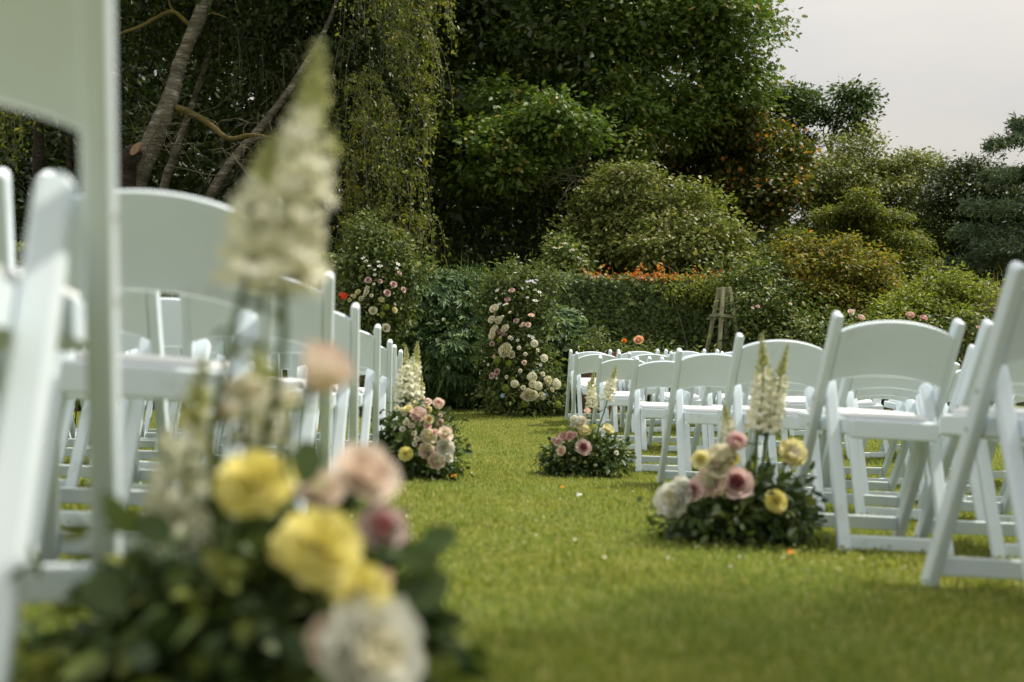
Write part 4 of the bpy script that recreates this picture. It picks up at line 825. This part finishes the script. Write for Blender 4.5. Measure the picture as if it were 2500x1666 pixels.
bouquet('arrangement by the right-hand middle rows with one dusty rose among small pinks and creams', b2,
        [(b2[0], 6.3, q+.08, .24, .18, .10), (b2[0]+.05, 6.3, q+.17, .16, .14, .12), (b2[0]-.08, 6.3, q+.14, .14, .12, .09), (b2[0]+.16, 6.3, q+.15, .10, .1, .09)], fl,
        [(s5((1080, 1000), (1110, 850), (1180, 640), (1240, 420), (1300, 220), (1335, 60)), .036, .52, False, 8), (s5((1000, 1000), (1010, 760), (1030, 560), (1010, 400), (1050, 140)), .034, .45, False, 9)], size=.05, n=330, seed=321)
# mid left arrangement (front) and the one behind it
def zl(X, Y): return 900+.236*X, 820+.236*Y
b3 = gp(1012, 5.4); q = b3[2]
fl = []
for (X, Y, kd, co, ci, r) in ((520, 800, 'peony', 'mauve', 'blush', 80), (720, 720, 'bud', 'blush', 'mauve_in', 72), (410, 750, 'rose', 'paleyellow', 'yellow', 42), (625, 1035, 'peony', 'cream', 'paleyellow', 82), (805, 1010, 'rose', 'blush', 'cream', 72), (800, 1160, 'peony', 'white', 'cream', 92), (830, 1260, 'rose', 'white', 'cream', 45),
                              (600, 1190, 'peony', 'blush', 'cream', 80), (705, 1290, 'peony', 'blush', 'cream', 85), (380, 1220, 'dahlia', 'yellow', 'yellow', 75), (295, 750, 'rose', 'cream', 'yellow', 26), (340, 760, 'rose', 'cream', 'yellow', 24), (390, 895, 'rose', 'cream', 'cream', 30), (445, 930, 'rose', 'blush', 'cream', 32), (370, 810, 'rose', 'cream', 'cream', 22), (625, 860, 'rose', 'paleyellow', 'peach', 44), (610, 925, 'rose', 'pink', 'blush', 38), (690, 990, 'rose', 'pink', 'blush', 30), (350, 965, 'rose', 'white', 'cream', 26), (470, 1010, 'rose', 'cream', 'cream', 24), (475, 1120, 'rose', 'white', 'cream', 24), (500, 1070, 'rose', 'blush', 'cream', 26)):
    a, b = zl(X, Y); fl.append((a, b, 5.2, kd, co, ci, r*.236))
def s6(Yd, *pts): return [(zl(*p)[0], zl(*p)[1], Yd) for p in pts]
bouquet('arrangement by the left-hand rows with blush peonies and one low round yellow dahlia', b3,
        [(b3[0], 5.4, q+.08, .21, .17, .11), (b3[0]-.03, 5.4, q+.2, .16, .14, .13), (b3[0]+.07, 5.38, q+.17, .13, .12, .12), (b3[0]-.06, 5.4, q+.33, .08, .08, .09)], fl,
        [(s6(5.4, (400, 900), (380, 700), (370, 500), (390, 330), (385, 115)), .040, .38, False, 10), (s6(5.45, (430, 900), (420, 700), (440, 500), (480, 300), (508, 60)), .040, .38, False, 11), (s6(5.4, (370, 900), (350, 700), (335, 560), (335, 330)), .036, .35, False, 12)], size=.05, n=330, seed=331)
b4 = gp(1040, 7.9); q = b4[2]
fl = []
for (X, Y, kd, co, ci, r) in ((505, 682, 'peony', 'paleyellow', 'cream', 45), (600, 680, 'rose', 'blush', 'mauve', 48), (615, 765, 'peony', 'paleyellow', 'cream', 40), (625, 865, 'rose', 'paleyellow', 'peach', 42), (740, 890, 'rose', 'pink', 'mauve', 36), (745, 930, 'rose', 'pink', 'pink', 38), (715, 925, 'rose', 'blush', 'pink', 28), (745, 820, 'rose', 'mauve', 'pink', 20)):
    a, b = zl(X, Y); fl.append((a, b, 7.75, kd, co, ci, r*.236))
bouquet('arrangement half hidden behind the yellow-dahlia one, with small pale yellow and pink roses', b4,
        [(b4[0], 7.9, q+.08, .22, .18, .11), (b4[0]+.03, 7.9, q+.2, .17, .14, .14)], fl,
        [(s6(7.9, (480, 800), (480, 650), (500, 520), (540, 340)), .038, .2, False, 13), (s6(7.9, (510, 800), (520, 650), (540, 520), (545, 400)), .038, .2, False, 14), (s6(7.9, (450, 800), (455, 650), (470, 450)), .036, .2, False, 15)], size=.05, n=260, seed=341)

# flower pillars of the open arch
def pillar(label, base, blobs, flist, spikes, seed, Yf, n):
    return bouquet(label, base, blobs, flist, spikes, size=.066, n=n, seed=seed, cat='flower pillar', name='flower_pillar', group='pair of flower pillars forming the open arch', mats=('pill', 'euc'))
def zp(X, Y): return 1160+.255*X, 620+.255*Y
fr = []
def addf(lst, kind, co, ci, pts, conv, sc_, Yf):
    for (X, Y, r) in pts: a, b = conv(X, Y); lst.append((a, b, Yf-random.uniform(0, .06), kind, co, ci, r*sc_*(1.12 if co in ('cream', 'paleyellow') else 1.08)))
addf(fr, 'rose', 'mauve', 'mauve_in', [(350, 350, 27), (308, 437, 26), (393, 640, 24), (232, 745, 22), (160, 862, 23), (207, 1130, 27), (158, 1167, 27), (268, 765, 14), (292, 772, 12)], zp, .255, 11.2)
addf(fr, 'rose', 'cream', 'cream', [(180, 520, 38), (155, 628, 31), (223, 632, 33), (178, 722, 40), (285, 710, 33), (345, 965, 31), (642, 1362, 31)], zp, .255, 11.2)
addf(fr, 'peony', 'cream', 'paleyellow', [(157, 785, 33), (280, 920, 60), (510, 1350, 52), (560, 1350, 40), (705, 1215, 38)], zp, .255, 11.15)
addf(fr, 'pom', 'cream', 'green', [(570, 855, 34), (667, 995, 35), (375, 1240, 35), (550, 1175, 42), (610, 1262, 38), (790, 1250, 42), (780, 1225, 30), (555, 1245, 36), (520, 1180, 24)], zp, .255, 11.1)
addf(fr, 'rose', 'blush', 'peach', [(538, 585, 25), (465, 675, 20), (508, 678, 23), (470, 1040, 20), (440, 690, 14), (450, 1365, 18), (242, 797, 12), (180, 985, 14)], zp, .255, 11.15)
addf(fr, 'pom', 'green', 'green', [(205, 1015, 34), (320, 1045, 30), (290, 1285, 36), (360, 1200, 24), (480, 1430, 36), (800, 1440, 34), (230, 820, 26)], zp, .255, 11.2)
addf(fr, 'star', 'white', 'lilac', [(205, 340, 24), (230, 470, 24), (275, 480, 18), (620, 355, 26), (580, 435, 28), (385, 170, 20), (440, 78, 16), (412, 24, 14), (405, 825, 18), (555, 795, 24), (520, 780, 18), (345, 805, 24), (500, 410, 18), (450, 320, 14), (120, 1060, 16), (200, 1190, 16), (630, 1060, 20), (560, 440, 16), (195, 420, 15), (505, 310, 16)], zp, .255, 11.15)
addf(fr, 'star', 'lilac', 'white', [(540, 245, 30), (570, 265, 24), (500, 255, 22), (590, 240, 20)], zp, .255, 11.15)
addf(fr, 'rose', 'cream', 'blush', [(300, 480, 14), (330, 560, 13), (260, 600, 14), (420, 900, 16), (480, 960, 15), (330, 800, 14), (430, 1120, 16), (650, 1150, 18), (300, 1180, 15), (740, 1300, 20), (460, 1280, 18), (600, 920, 15), (250, 900, 13)], zp, .255, 11.12)
addf(fr, 'star', 'blue', 'white', [(250, 1355, 24), (690, 1345, 20), (265, 1362, 16)], zp, .255, 11.1)
b5 = gp(1255, 11.5); q = b5[2]
def s7(Yd, *pts): return [(zp(*p)[0], zp(*p)[1], Yd) for p in pts]
def pc(x, y, rx, rz): p = P(x, y, 11.5); return (p.x, 11.5, p.z, rx/185, rx/211*.8, rz/200)
pillar('right-hand flower pillar of the open arch, thick with cream roses and white hydrangea at its foot', b5,
       [pc(1250, 690, 60, 40), pc(1225, 740, 50, 50), pc(1280, 740, 60, 50), pc(1235, 810, 50, 55), pc(1290, 810, 45, 55), pc(1240, 880, 50, 55), pc(1250, 950, 65, 50), pc(1320, 950, 65, 50), pc(1290, 890, 55, 45), pc(1280, 985, 95, 20), pc(1350, 970, 40, 40), pc(1330, 680, 40, 22)], fr,
       [(s7(11.4, (440, 1300), (440, 1200), (430, 1075)), .028, .35, True, 20), (s7(11.4, (620, 1280), (640, 1170), (690, 1085)), .028, .35, True, 21)], 351, 11.3, 1150)
def zq(X, Y): return 600+.37*X, 620+.37*Y
fr = []
addf(fr, 'rose', 'mauve', 'mauve_in', [(806, 173, 19), (976, 200, 20), (935, 257, 20), (1042, 237, 16), (887, 180, 13), (1015, 125, 12)], zq, .37, 11.2)
addf(fr, 'rose', 'cream', 'cream', [(840, 373, 22), (926, 487, 24), (800, 228, 14), (795, 248, 14), (785, 270, 13), (760, 295, 14), (830, 275, 10)], zq, .37, 11.2)
addf(fr, 'peony', 'paleyellow', 'cream', [(737, 250, 17), (715, 280, 14), (683, 305, 12), (895, 300, 16), (700, 275, 10), (985, 370, 18), (850, 515, 12)], zq, .37, 11.2)
addf(fr, 'star', 'white', 'lilac', [(770, 20, 18), (790, 40, 18), (885, 70, 22), (875, 45, 14), (815, 72, 14), (1010, 60, 20), (1000, 90, 14), (850, 100, 12), (850, 132, 14), (845, 195, 12), (990, 330, 12)], zq, .37, 11.15)
addf(fr, 'pom', 'green', 'green', [(735, 330, 22), (930, 350, 20), (900, 400, 20), (720, 360, 18)], zq, .37, 11.25)
b6 = gp(905, 11.5)
pillar('left-hand flower pillar of the open arch, with small cream and dusty roses and leafy top', b6,
       [pc(900, 590, 45, 40), pc(890, 640, 60, 40), pc(950, 620, 40, 40), pc(900, 690, 60, 45), pc(960, 690, 45, 45), pc(900, 750, 65, 45), pc(960, 760, 40, 45), pc(920, 820, 45, 50), pc(910, 900, 45, 60), pc(905, 970, 60, 40), pc(870, 790, 35, 30), pc(1010, 660, 35, 18), pc(900, 545, 25, 25)], fr, [], 361, 11.3, 1050)

# ------------------------------------------------------------------ obelisk, barrel
def obelisk():
    t = empty('garden_obelisk', (0, 0, 0)); c = P(1762, 860, 12.9); gz_ = float(TZ(c.x, 12.9)); t.location = (c.x, 12.9, gz_)
    tag(t, 'weathered wooden pyramid obelisk standing in front of the ivy wall', 'plant obelisk')
    H = P(1770, 703, 12.9).z-gz_; wb, wt = .25, .045
    for sx in (-1, 1):
        for sy in (-1, 1):
            V, Fc = beam((sx*wb, sy*wb, -.03), (sx*wt, sy*wt, H+(.012 if sx > 0 else 0)), .045, .04, .004); link('leg', mesh('leg', V, Fc, M['timber']), t, world=False)
    for f in (.08, .42, .755):
        z = H*f; hw = wb+(wt-wb)*f+.03
        for k, (a, b) in enumerate((((-hw, -hw), (hw, -hw)), ((-hw, hw), (hw, hw)), ((-hw, -hw), (-hw, hw)), ((hw, -hw), (hw, hw)))):
            dz = .0 if k < 2 else .012; V, Fc = beam((a[0]*1.06, a[1]*1.02, z+dz), (b[0]*1.06, b[1]*1.02, z+dz), .022, .04, .003, wdir=(0, 1, 0) if k < 2 else (1, 0, 0)); link('rail', mesh('rail', V, Fc, M['timber']), t, world=False)
    return t
ob = obelisk(); ob.rotation_euler = (0, .03, .35)
def barrel():
    c = gp(1452, 11.7); t = empty('barrel_planter', c); tag(t, 'half barrel planter with maroon hoops behind the last right-hand row', 'planter')
    H = P(1450, 866, 11.7).z-c[2]; R0 = .30
    for k in range(22):
        a0 = 2*pi*k/22+.006; a1 = 2*pi*(k+1)/22-.006; rings = []
        for f in (0, .35, .7, 1):
            R = R0*(.86+.16*f); rings.append(np.array([(R*cos(a0), R*sin(a0), H*f), (R*1.005*cos((a0+a1)/2), R*1.005*sin((a0+a1)/2), H*f), (R*cos(a1), R*sin(a1), H*f), ((R-.022)*cos(a1), (R-.022)*sin(a1), H*f), ((R-.022)*cos(a0), (R-.022)*sin(a0), H*f)]))
        V, Fc = loft(rings); link('stave', mesh('stave', V, Fc, M['stave']), t, world=False)
    for f, h in ((.12, .045), (.5, .045), (.74, .07), (.93, .09)):
        rings = []
        for (dz, dr) in ((0, .006), (h, .006), (h, -.0), (0, -.0)): R = R0*(.86+.16*(f+(dz/H if H else 0)))+.003+dr; rings.append(np.array([(R*cos(a), R*sin(a), min(H+.01, H*f+dz-.02)) for a in np.linspace(0, 2*pi, 32, endpoint=False)]))
        V, Fc = loft(rings+[rings[0]], cap=False); link('hoop', mesh('hoop', V, Fc, M['hoop']), t, world=False)
    a = np.linspace(0, 2*pi, 20, endpoint=False); R = R0-.03; V = [(R*cos(q_), R*sin(q_), H-.06) for q_ in a]; link('compost', mesh('compost', V, [tuple(range(20))], M['earth']), t, world=False)
    return t
barrel()
def rosebush(label, base, blobs, fl, seed, n=90, size=.05, stems=None, group=None, name='rose_bush', leaf='rosel', mats=None):
    cA = crown(blobs, n, 9, size, LEAF4, cr=size*1.2, gap=-.1, gs=5, seed=seed, shell=.35)
    t = plant(name, label, 'rose bush', base, [cA+(0,)], [M[leaf]], stems, 'stem', group)
    for (x_, y_, Y_, kind, co, ci, rpx) in fl:
        p = P(x_, y_, Y_); b = Vector(base); put_flower(t, kind, co, ci, p, (random.uniform(-.3, .3), -.8, .6), rpx/F_PX*Y_, stem_to=(p.x*.7+b.x*.3, p.y*.7+b.y*.3, (p.z*.6+b.z*.4)))
    return t
bb = tuple(P(1470, 875, 11.75))
rosebush('rose bush in the barrel with one large apricot rose and one small orange bloom', bb, [pb(1450, 850, 11.8, 40, asp=.5), pb(1420, 850, 11.8, 30, asp=.7), pb(1555, 858, 11.9, 24, asp=.8), pb(1520, 856, 11.9, 22, asp=.6), pb(1460, 825, 11.9, 26, asp=.9), pb(1490, 870, 11.8, 50, asp=.3)],
         [(1559, 829, 11.7, 'rose', 'peach', 'peach', 12), (1524, 832, 11.7, 'rose', 'orange', 'orange', 6)], 401, 120, .045, fanstems(bb, [P(1559, 832, 11.7), P(1524, 836, 11.7), P(1460, 810, 11.8)], .006))
bb = (P(391, 700, 10.3).x, 10.3, float(TZ(P(391, 700, 10.3).x, 10.3)))
rosebush('rose standing behind the left chairs with one salmon pink bloom', bb, [pb(400, 690, 10.3, 30), pb(380, 740, 10.3, 40)], [(391, 637, 10.2, 'rose', 'pink', 'peach', 11)], 411, 60, .05, fanstems(bb, [P(391, 642, 10.2)], .008))
bb = (P(190, 700, 10.3).x, 10.3, float(TZ(P(190, 700, 10.3).x, 10.3)))
rosebush('rose at the far left seen between the chairs with magenta blooms', bb, [pb(195, 650, 10.3, 25), pb(200, 720, 10.3, 40)], [(188, 612, 10.2, 'rose', 'magenta', 'magenta', 9), (194, 622, 10.15, 'rose', 'pink', 'magenta', 7)], 412, 60, .05, fanstems(bb, [P(188, 618, 10.2)], .008))
bb = (P(836, 800, 11.2).x, 11.2, float(TZ(P(836, 800, 11.2).x, 11.2)))
t = rosebush('scarlet geranium flower head on a tall stalk left of the left-hand flower pillar', bb, [pb(838, 790, 11.2, 25), pb(838, 860, 11.2, 30)], [], 413, 50, .05, fanstems(bb, [P(836, 728, 11.2)], .006), name='geranium'); t['category'] = 'geranium'
for k in range(9): put_flower(t, 'star', 'red', 'red', P(826+random.uniform(0, 22), 718+random.uniform(-3, 8), 11.1), (random.uniform(-.6, .6), -.9, random.uniform(0, .6)), .030)
# low planting under the ivy wall on the right
bl = [pb(1450, 880, 12.6, 60, asp=.4), pb(1600, 890, 12.6, 70, asp=.4), pb(1720, 900, 12.6, 60, asp=.4)]
plant('border_plants', 'low leafy border plants at the foot of the ivy wall behind the right-hand rows', 'border plants', gp(1600, 12.6), [crown(bl, 260, 12, .07, LEAF4, seed=421, gap=-.2)+(0,)], [M['rosel']])['kind'] = 'stuff'
# right-hand hedge of climbing roses and shrubs
bl = [pb(1840, 700, 13.2, 60), pb(1830, 770, 13, 70), pb(1900, 750, 13, 70), pb(1790, 680, 13.4, 40, asp=.7), pb(1870, 660, 13.4, 45), pb(1930, 820, 12.8, 70), pb(1830, 840, 12.9, 60), pb(1900, 880, 12.8, 70), pb(1780, 640, 13.5, 22)]
rosebush('tall tangled climbing rose just right of the wooden obelisk', gp(1860, 13.0), bl, [(1850, 748, 12.6, 'rose', 'pink', 'blush', 5), (1838, 752, 12.6, 'rose', 'blush', 'pink', 4)], 431, 620, .07, fanstems(gp(1860, 13.0), [P(1830, 690, 13.1), P(1880, 640, 13.3), P(1900, 730, 13)], .015))
bl = [pb(2030, 640, 13.6, 70), pb(1990, 690, 13.5, 75), pb(2090, 690, 13.5, 80), pb(2140, 650, 13.6, 40), pb(1975, 620, 13.7, 30, asp=1.2), pb(2060, 750, 13.3, 90), pb(2150, 720, 13.4, 50), pb(2090, 610, 13.7, 22, asp=2.2), pb(1940, 620, 13.7, 18)]
cA = crown(boughs(bl, .2, 13, .8), 900, 12, .065, LEAF4, cr=.08, gap=.0, gs=3, seed=441, shell=.25, under=.6)
plant('golden_shrub', 'golden-orange leaved shrub rising above the right-hand rose hedge', 'shrub', gp(2050, 13.2), [cA+(0,)], [M['gold']], fanstems(gp(2050, 13.2), [P(2030, 620, 13.5), P(2120, 650, 13.5), P(1990, 650, 13.5)], .015))
bl = [pb(2180, 760, 12.8, 70, asp=.7), pb(2260, 730, 12.8, 70, asp=.6), pb(2340, 730, 12.8, 60, asp=.7), pb(2300, 780, 12.6, 80, asp=.6), pb(2160, 800, 12.6, 80, asp=.6), pb(2370, 700, 12.9, 28), pb(2290, 690, 13, 26)]
cA = crown(boughs(bl, .18, 14, .8), 800, 12, .06, LEAF4, cr=.08, gap=-.1, gs=3, seed=451, shell=.25, under=.6)
plant('lime_shrub', 'bright yellow-green shrub at the right, behind the second-row chair back', 'shrub', gp(2260, 12.9), [cA+(0,)], [M['lime']], fanstems(gp(2260, 12.9), [P(2200, 740, 12.8), P(2340, 720, 12.8), P(2280, 700, 12.9)], .015))
bl = [pb(1990, 830, 12.3, 90, asp=.7), pb(2100, 810, 12.3, 80, asp=.6), pb(2220, 820, 12.3, 90, asp=.6), pb(2330, 810, 12.3, 80, asp=.6), pb(2050, 900, 12.3, 120, asp=.5), pb(2250, 900, 12.3, 130, asp=.5), pb(2430, 850, 12.3, 90), pb(2000, 760, 12.5, 40)]
rosebush('shrub rose hedge with small pale pink blooms showing over the right-hand chair backs', gp(2180, 12.3), bl,
         [(2078, 762, 11.95, 'rose', 'blush', 'pink', 8), (2104, 774, 11.9, 'peony', 'blush', 'pink', 9), (2222, 768, 11.9, 'peony', 'pink', 'blush', 10), (2256, 775, 11.9, 'peony', 'pink', 'blush', 9), (2048, 760, 11.95, 'star', 'white', 'yellow', 6), (2084, 757, 11.95, 'star', 'white', 'yellow', 6), (2390, 800, 11.9, 'rose', 'pink', 'blush', 6), (1930, 742, 12.3, 'rose', 'blush', 'blush', 4)],
         461, 800, .065, fanstems(gp(2180, 12.3), [P(2050, 800, 12.3), P(2200, 790, 12.3), P(2350, 790, 12.3)], .014))
bl = [pb(1640, 700, 13.6, 26, asp=.6), pb(1735, 700, 13.7, 45, asp=.7), pb(1700, 720, 13.7, 40, asp=.5)]
plant('honeysuckle', 'pale leafy climber spilling over the wall top behind the obelisk', 'climber', tuple(P(1730, 730, 13.8)), [crown(bl, 150, 12, .06, LEAF2, seed=471)+(0,)], [M['lime']])

# ------------------------------------------------------------------ folding chairs
def chair_meshes():
    C = {}
    def bm_(name, V, Fc, m='resin'): C[name] = mesh(name, V, Fc, M[m])
    x0 = .208
    for s, nm in ((-1, 'post_l'), (1, 'post_r')): bm_(nm, *beam((s*x0, .20, 0), (s*x0, -.215, .785), .033, .046, .008, dome=True))
    x1 = .172
    for s, nm in ((-1, 'short_l'), (1, 'short_r')): bm_(nm, *beam((s*x1, -.245, 0), (s*x1, -.055, .572), .044, .024, .007, dome=True))
    # backrest: bowed slat, arched top and bottom
    rings = []; xs_ = np.linspace(-.193, .193, 25)
    for x_ in xs_:
        q_ = 1-(x_/.193)**2; zt = .728+.042*q_**.8; zb = .560+.028*q_**.8; bow = -.022*q_
        yt, yb = -.200+bow, -.115+bow*.8; th = .011
        r = []
        for (f, o_) in ((0, .5), (.02, 1), (.98, 1), (1, .5), (1, -.5), (.98, -1), (.02, -1), (0, -.5)):
            r.append((x_, yb+(yt-yb)*f-o_*th, zb+(zt-zb)*f-o_*th*.3))
        rings.append(np.array(r))
    C['backrest'] = mesh('backrest', *loft(rings), M['resin'])
    # seat frame tray
    rings = []
    for y_, hw, zt in ((-.185, .146, .436), (-.18, .149, .438), (-.06, .149, .442), (-.03, .188, .444), (.19, .188, .452), (.205, .182, .452), (.215, .165, .450)):
        rings.append(np.array([(-hw, y_, zt-.05), (-hw, y_, zt-.004), (-hw+.006, y_, zt), (hw-.006, y_, zt), (hw, y_, zt-.004), (hw, y_, zt-.05), (hw-.02, y_, zt-.056), (-hw+.02, y_, zt-.056)]))
    C['seat'] = mesh('seat', *loft(rings), M['resin'])
    rings = []
    for y_, hw, dz in ((-.170, .120, 0), (-.163, .134, .012), (-.14, .138, .018), (-.05, .140, .021), (-.02, .165, .022), (.15, .168, .022), (.175, .163, .017), (.188, .145, 0)):
        z0 = .4392+(y_+.17)*.036; r = [(-hw, y_, z0), (-hw*.985, y_, z0+dz*.7), (-hw*.9, y_, z0+dz), (0, y_, z0+dz*1.08), (hw*.9, y_, z0+dz), (hw*.985, y_, z0+dz*.7), (hw, y_, z0)]
        rings.append(np.array(r))
    C['seat_pad'] = mesh('seat_pad', *loft(rings), M['pad'], True)
    V, Fc = beam((-.150, -.202, .404), (.150, -.202, .404), .020, .062, .006, wdir=(0, 1, 0)); C['rear_rail'] = mesh('rear_rail', V, Fc, M['resin'])
    V, Fc = beam((-.152, -.238, .035), (.152, -.238, .035), .018, .046, .005, wdir=(0, 1, 0)); C['cross_short'] = mesh('crossbar', V, Fc, M['resin'])
    V, Fc = beam((-.193, .175, .058), (.193, .175, .058), .018, .050, .005, wdir=(0, 1, 0)); C['cross_long'] = mesh('crossbar', V, Fc, M['resin'])
    V, Fc = beam((-.193, .120, .150), (.193, .120, .150), .016, .026, .005, wdir=(0, 1, 0)); C['cross_mid'] = mesh('crossbar', V, Fc, M['resin'])
    a = np.linspace(0, 2*pi, 8, endpoint=False)
    mb = MB(); mb.add(*loft([np.array([(x_, .006*cos(q_), .006*sin(q_)) for q_ in a]) for x_ in (0, .003)])); C['screw'] = mb.mesh('screw', M['screw'])
    return C
CM = chair_meshes()
PARTS = [('back_post', 'post_l'), ('back_post', 'post_r'), ('rear_leg', 'short_l'), ('rear_leg', 'short_r'), ('backrest', 'backrest'), ('seat', 'seat'), ('seat_pad', 'seat_pad'), ('seat_rail', 'rear_rail'), ('crossbar', 'cross_short'), ('crossbar', 'cross_long')]
def chair(loc, yaw, label, tilt=(0, 0)):
    t = empty('folding_chair', loc, yaw); t.rotation_euler = (tilt[0], tilt[1], yaw)
    tag(t, label, 'folding chair', 'white folding chairs in rows either side of the aisle')
    for nm, k in PARTS:
        o = bpy.data.objects.new(nm, CM[k]); COL.objects.link(o); o.parent = t
    for s in (-1, 1):
        for zz, yy in ((.50, -.064), (.41, -.016)):
            o = bpy.data.objects.new('screw', CM['screw']); COL.objects.link(o); o.parent = t; o.location = (s*(.2245)+(-.003 if s < 0 else 0), yy, zz)
    return t
ORD = ['first', 'second', 'third', 'fourth', 'fifth', 'sixth', 'seventh', 'eighth']
SEAT = ['on the aisle', 'second from the aisle', 'third from the aisle', 'fourth from the aisle', 'fifth from the aisle', 'outermost in its row']
rc = random.Random(12)
def place(side, row, i, Xt, Yt_, yaw, dz=None, lab=None):
    """Xt,Yt_: top of the aisle-side post"""
    s = 1 if side == 'right' else -1
    lx, ly = -s*.208, -.215
    X = Xt-(lx*cos(yaw)-ly*sin(yaw)); Y = Yt_-(lx*sin(yaw)+ly*cos(yaw))
    zs = [float(TZ(X+a*cos(yaw)-b*sin(yaw), Y+a*sin(yaw)+b*cos(yaw))) for a, b in ((.2, .2), (-.2, .2), (.17, -.24), (-.17, -.24))]
    zf = (zs[0]+zs[1])/2; zr = (zs[2]+zs[3])/2; zl_ = (zs[1]+zs[3])/2; zrr = (zs[0]+zs[2])/2
    z = sum(zs)/4-.004 if dz is None else dz
    tx = math.atan2(zf-zr, .44); ty = -math.atan2(zrr-zl_, .37)
    near = {1: ' nearest the camera', 8: ' furthest from the camera'}.get(row, '')
    if not lab: lab = 'white folding chair %s, %s row %s on the %s' % (SEAT[i], ORD[row-1], 'from the camera' if row < 8 else 'and furthest back', side)
    return chair((X, Y, z), yaw, lab, (tx, ty))
a0 = radians(3.5)
RY = [2.22, 3.30, 4.42, 5.56, 6.85, 8.35, 9.75, 10.45]
RX = [2470, 2020, 1787, 1646, 1543, 1461, 1408, 1393]
for r, (Y_, x_) in enumerate(zip(RY, RX)):
    nc = [2, 3, 5, 5, 6, 6, 6, 6][r]; Xt = (x_-1250)/F_PX*Y_; Yc_ = Y_
    for i in range(nc):
        yaw = a0+radians(2.2)*i+radians(rc.uniform(-1.6, 1.6))*(i > 0)
        lab = None
        if r == 0 and i == 0: lab = 'white folding chair on the aisle, nearest on the right, cut off by the photo edge'
        place('right', r+1, i, Xt+i*.50+rc.uniform(-.015, .015)*(i > 0), Yc_-.012*i*i+rc.uniform(-.03, .03)*(i > 0), yaw, lab=lab)
LY = [1.0, 1.90, 2.92, 3.84, 4.98, 6.10, 7.05, 8.0]
LX = [262, 590, 760, 839, 901.5, 938, 952, 973]
for r, (Y_, x_) in enumerate(zip(LY, LX)):
    nc = [1, 2, 4, 5, 6, 6, 6, 6][r]; Xt = (x_-1250)/F_PX*Y_
    for i in range(nc):
        yaw = radians([17, 13, 5, 3.5, 3.5, 3.5, 3.5, 3.5][r])+radians(rc.uniform(-1.5, 1.5))*(i > 0)-radians(1.5)*i
        lab = None
        if r == 0:
            t = chair((-.694, 1.105, .252), .24, 'strongly blurred white folding chair at the near left edge', (-.049, .032))
            for o in t.children:      # this one stands opened a little wider: its short frame and seat sit lower
                if o.name.split('.')[0] in ('rear_leg', 'seat', 'seat_pad', 'seat_rail'): o.location = (-.012, 0, -.030)
                if o.name.startswith('backrest'): o.location = (0, 0, .018)
            continue
        place('left', r+1, i, Xt-i*.50*cos(yaw)+rc.uniform(-.015, .015)*(i > 0), Y_-i*.48*sin(yaw*.8)+rc.uniform(-.03, .03)*(i > 0), yaw, lab=lab)
# fallen petals on the lawn
def fallen(x, y, Y, m, label, s=.018):
    X = (x-1250)/F_PX*Y; z = float(TZ(X, Y))+.036; mb = MB(); V, Fc = inst(ROUND, np.array([(X, Y, z)]*3), np.array([[.2, -.6, .8], [-.3, -.5, .8], [0, -.8, .5]]), np.array([[1, .2, 0], [-.5, .8, 0], [-.4, -.9, .2]], float), np.array([s]*3))
    o = link('fallen_petal', mesh('fallen_petal', V, Fc, M[m])); tag(o, label, 'petal')
fallen(1108, 1167, 5.3, 'orange', 'orange petal on the grass beside the left middle arrangement')
fallen(1372, 1190, 4.9, 'orange', 'small orange petal lying alone in the middle of the aisle', .012)
fallen(1925, 1392, 2.9, 'orange', 'orange petal on the dark grass in front of the near right arrangement', .012)
fallen(1413, 1222, 4.5, 'white', 'white petal lying in the aisle nearer the right-hand arrangements', .015)
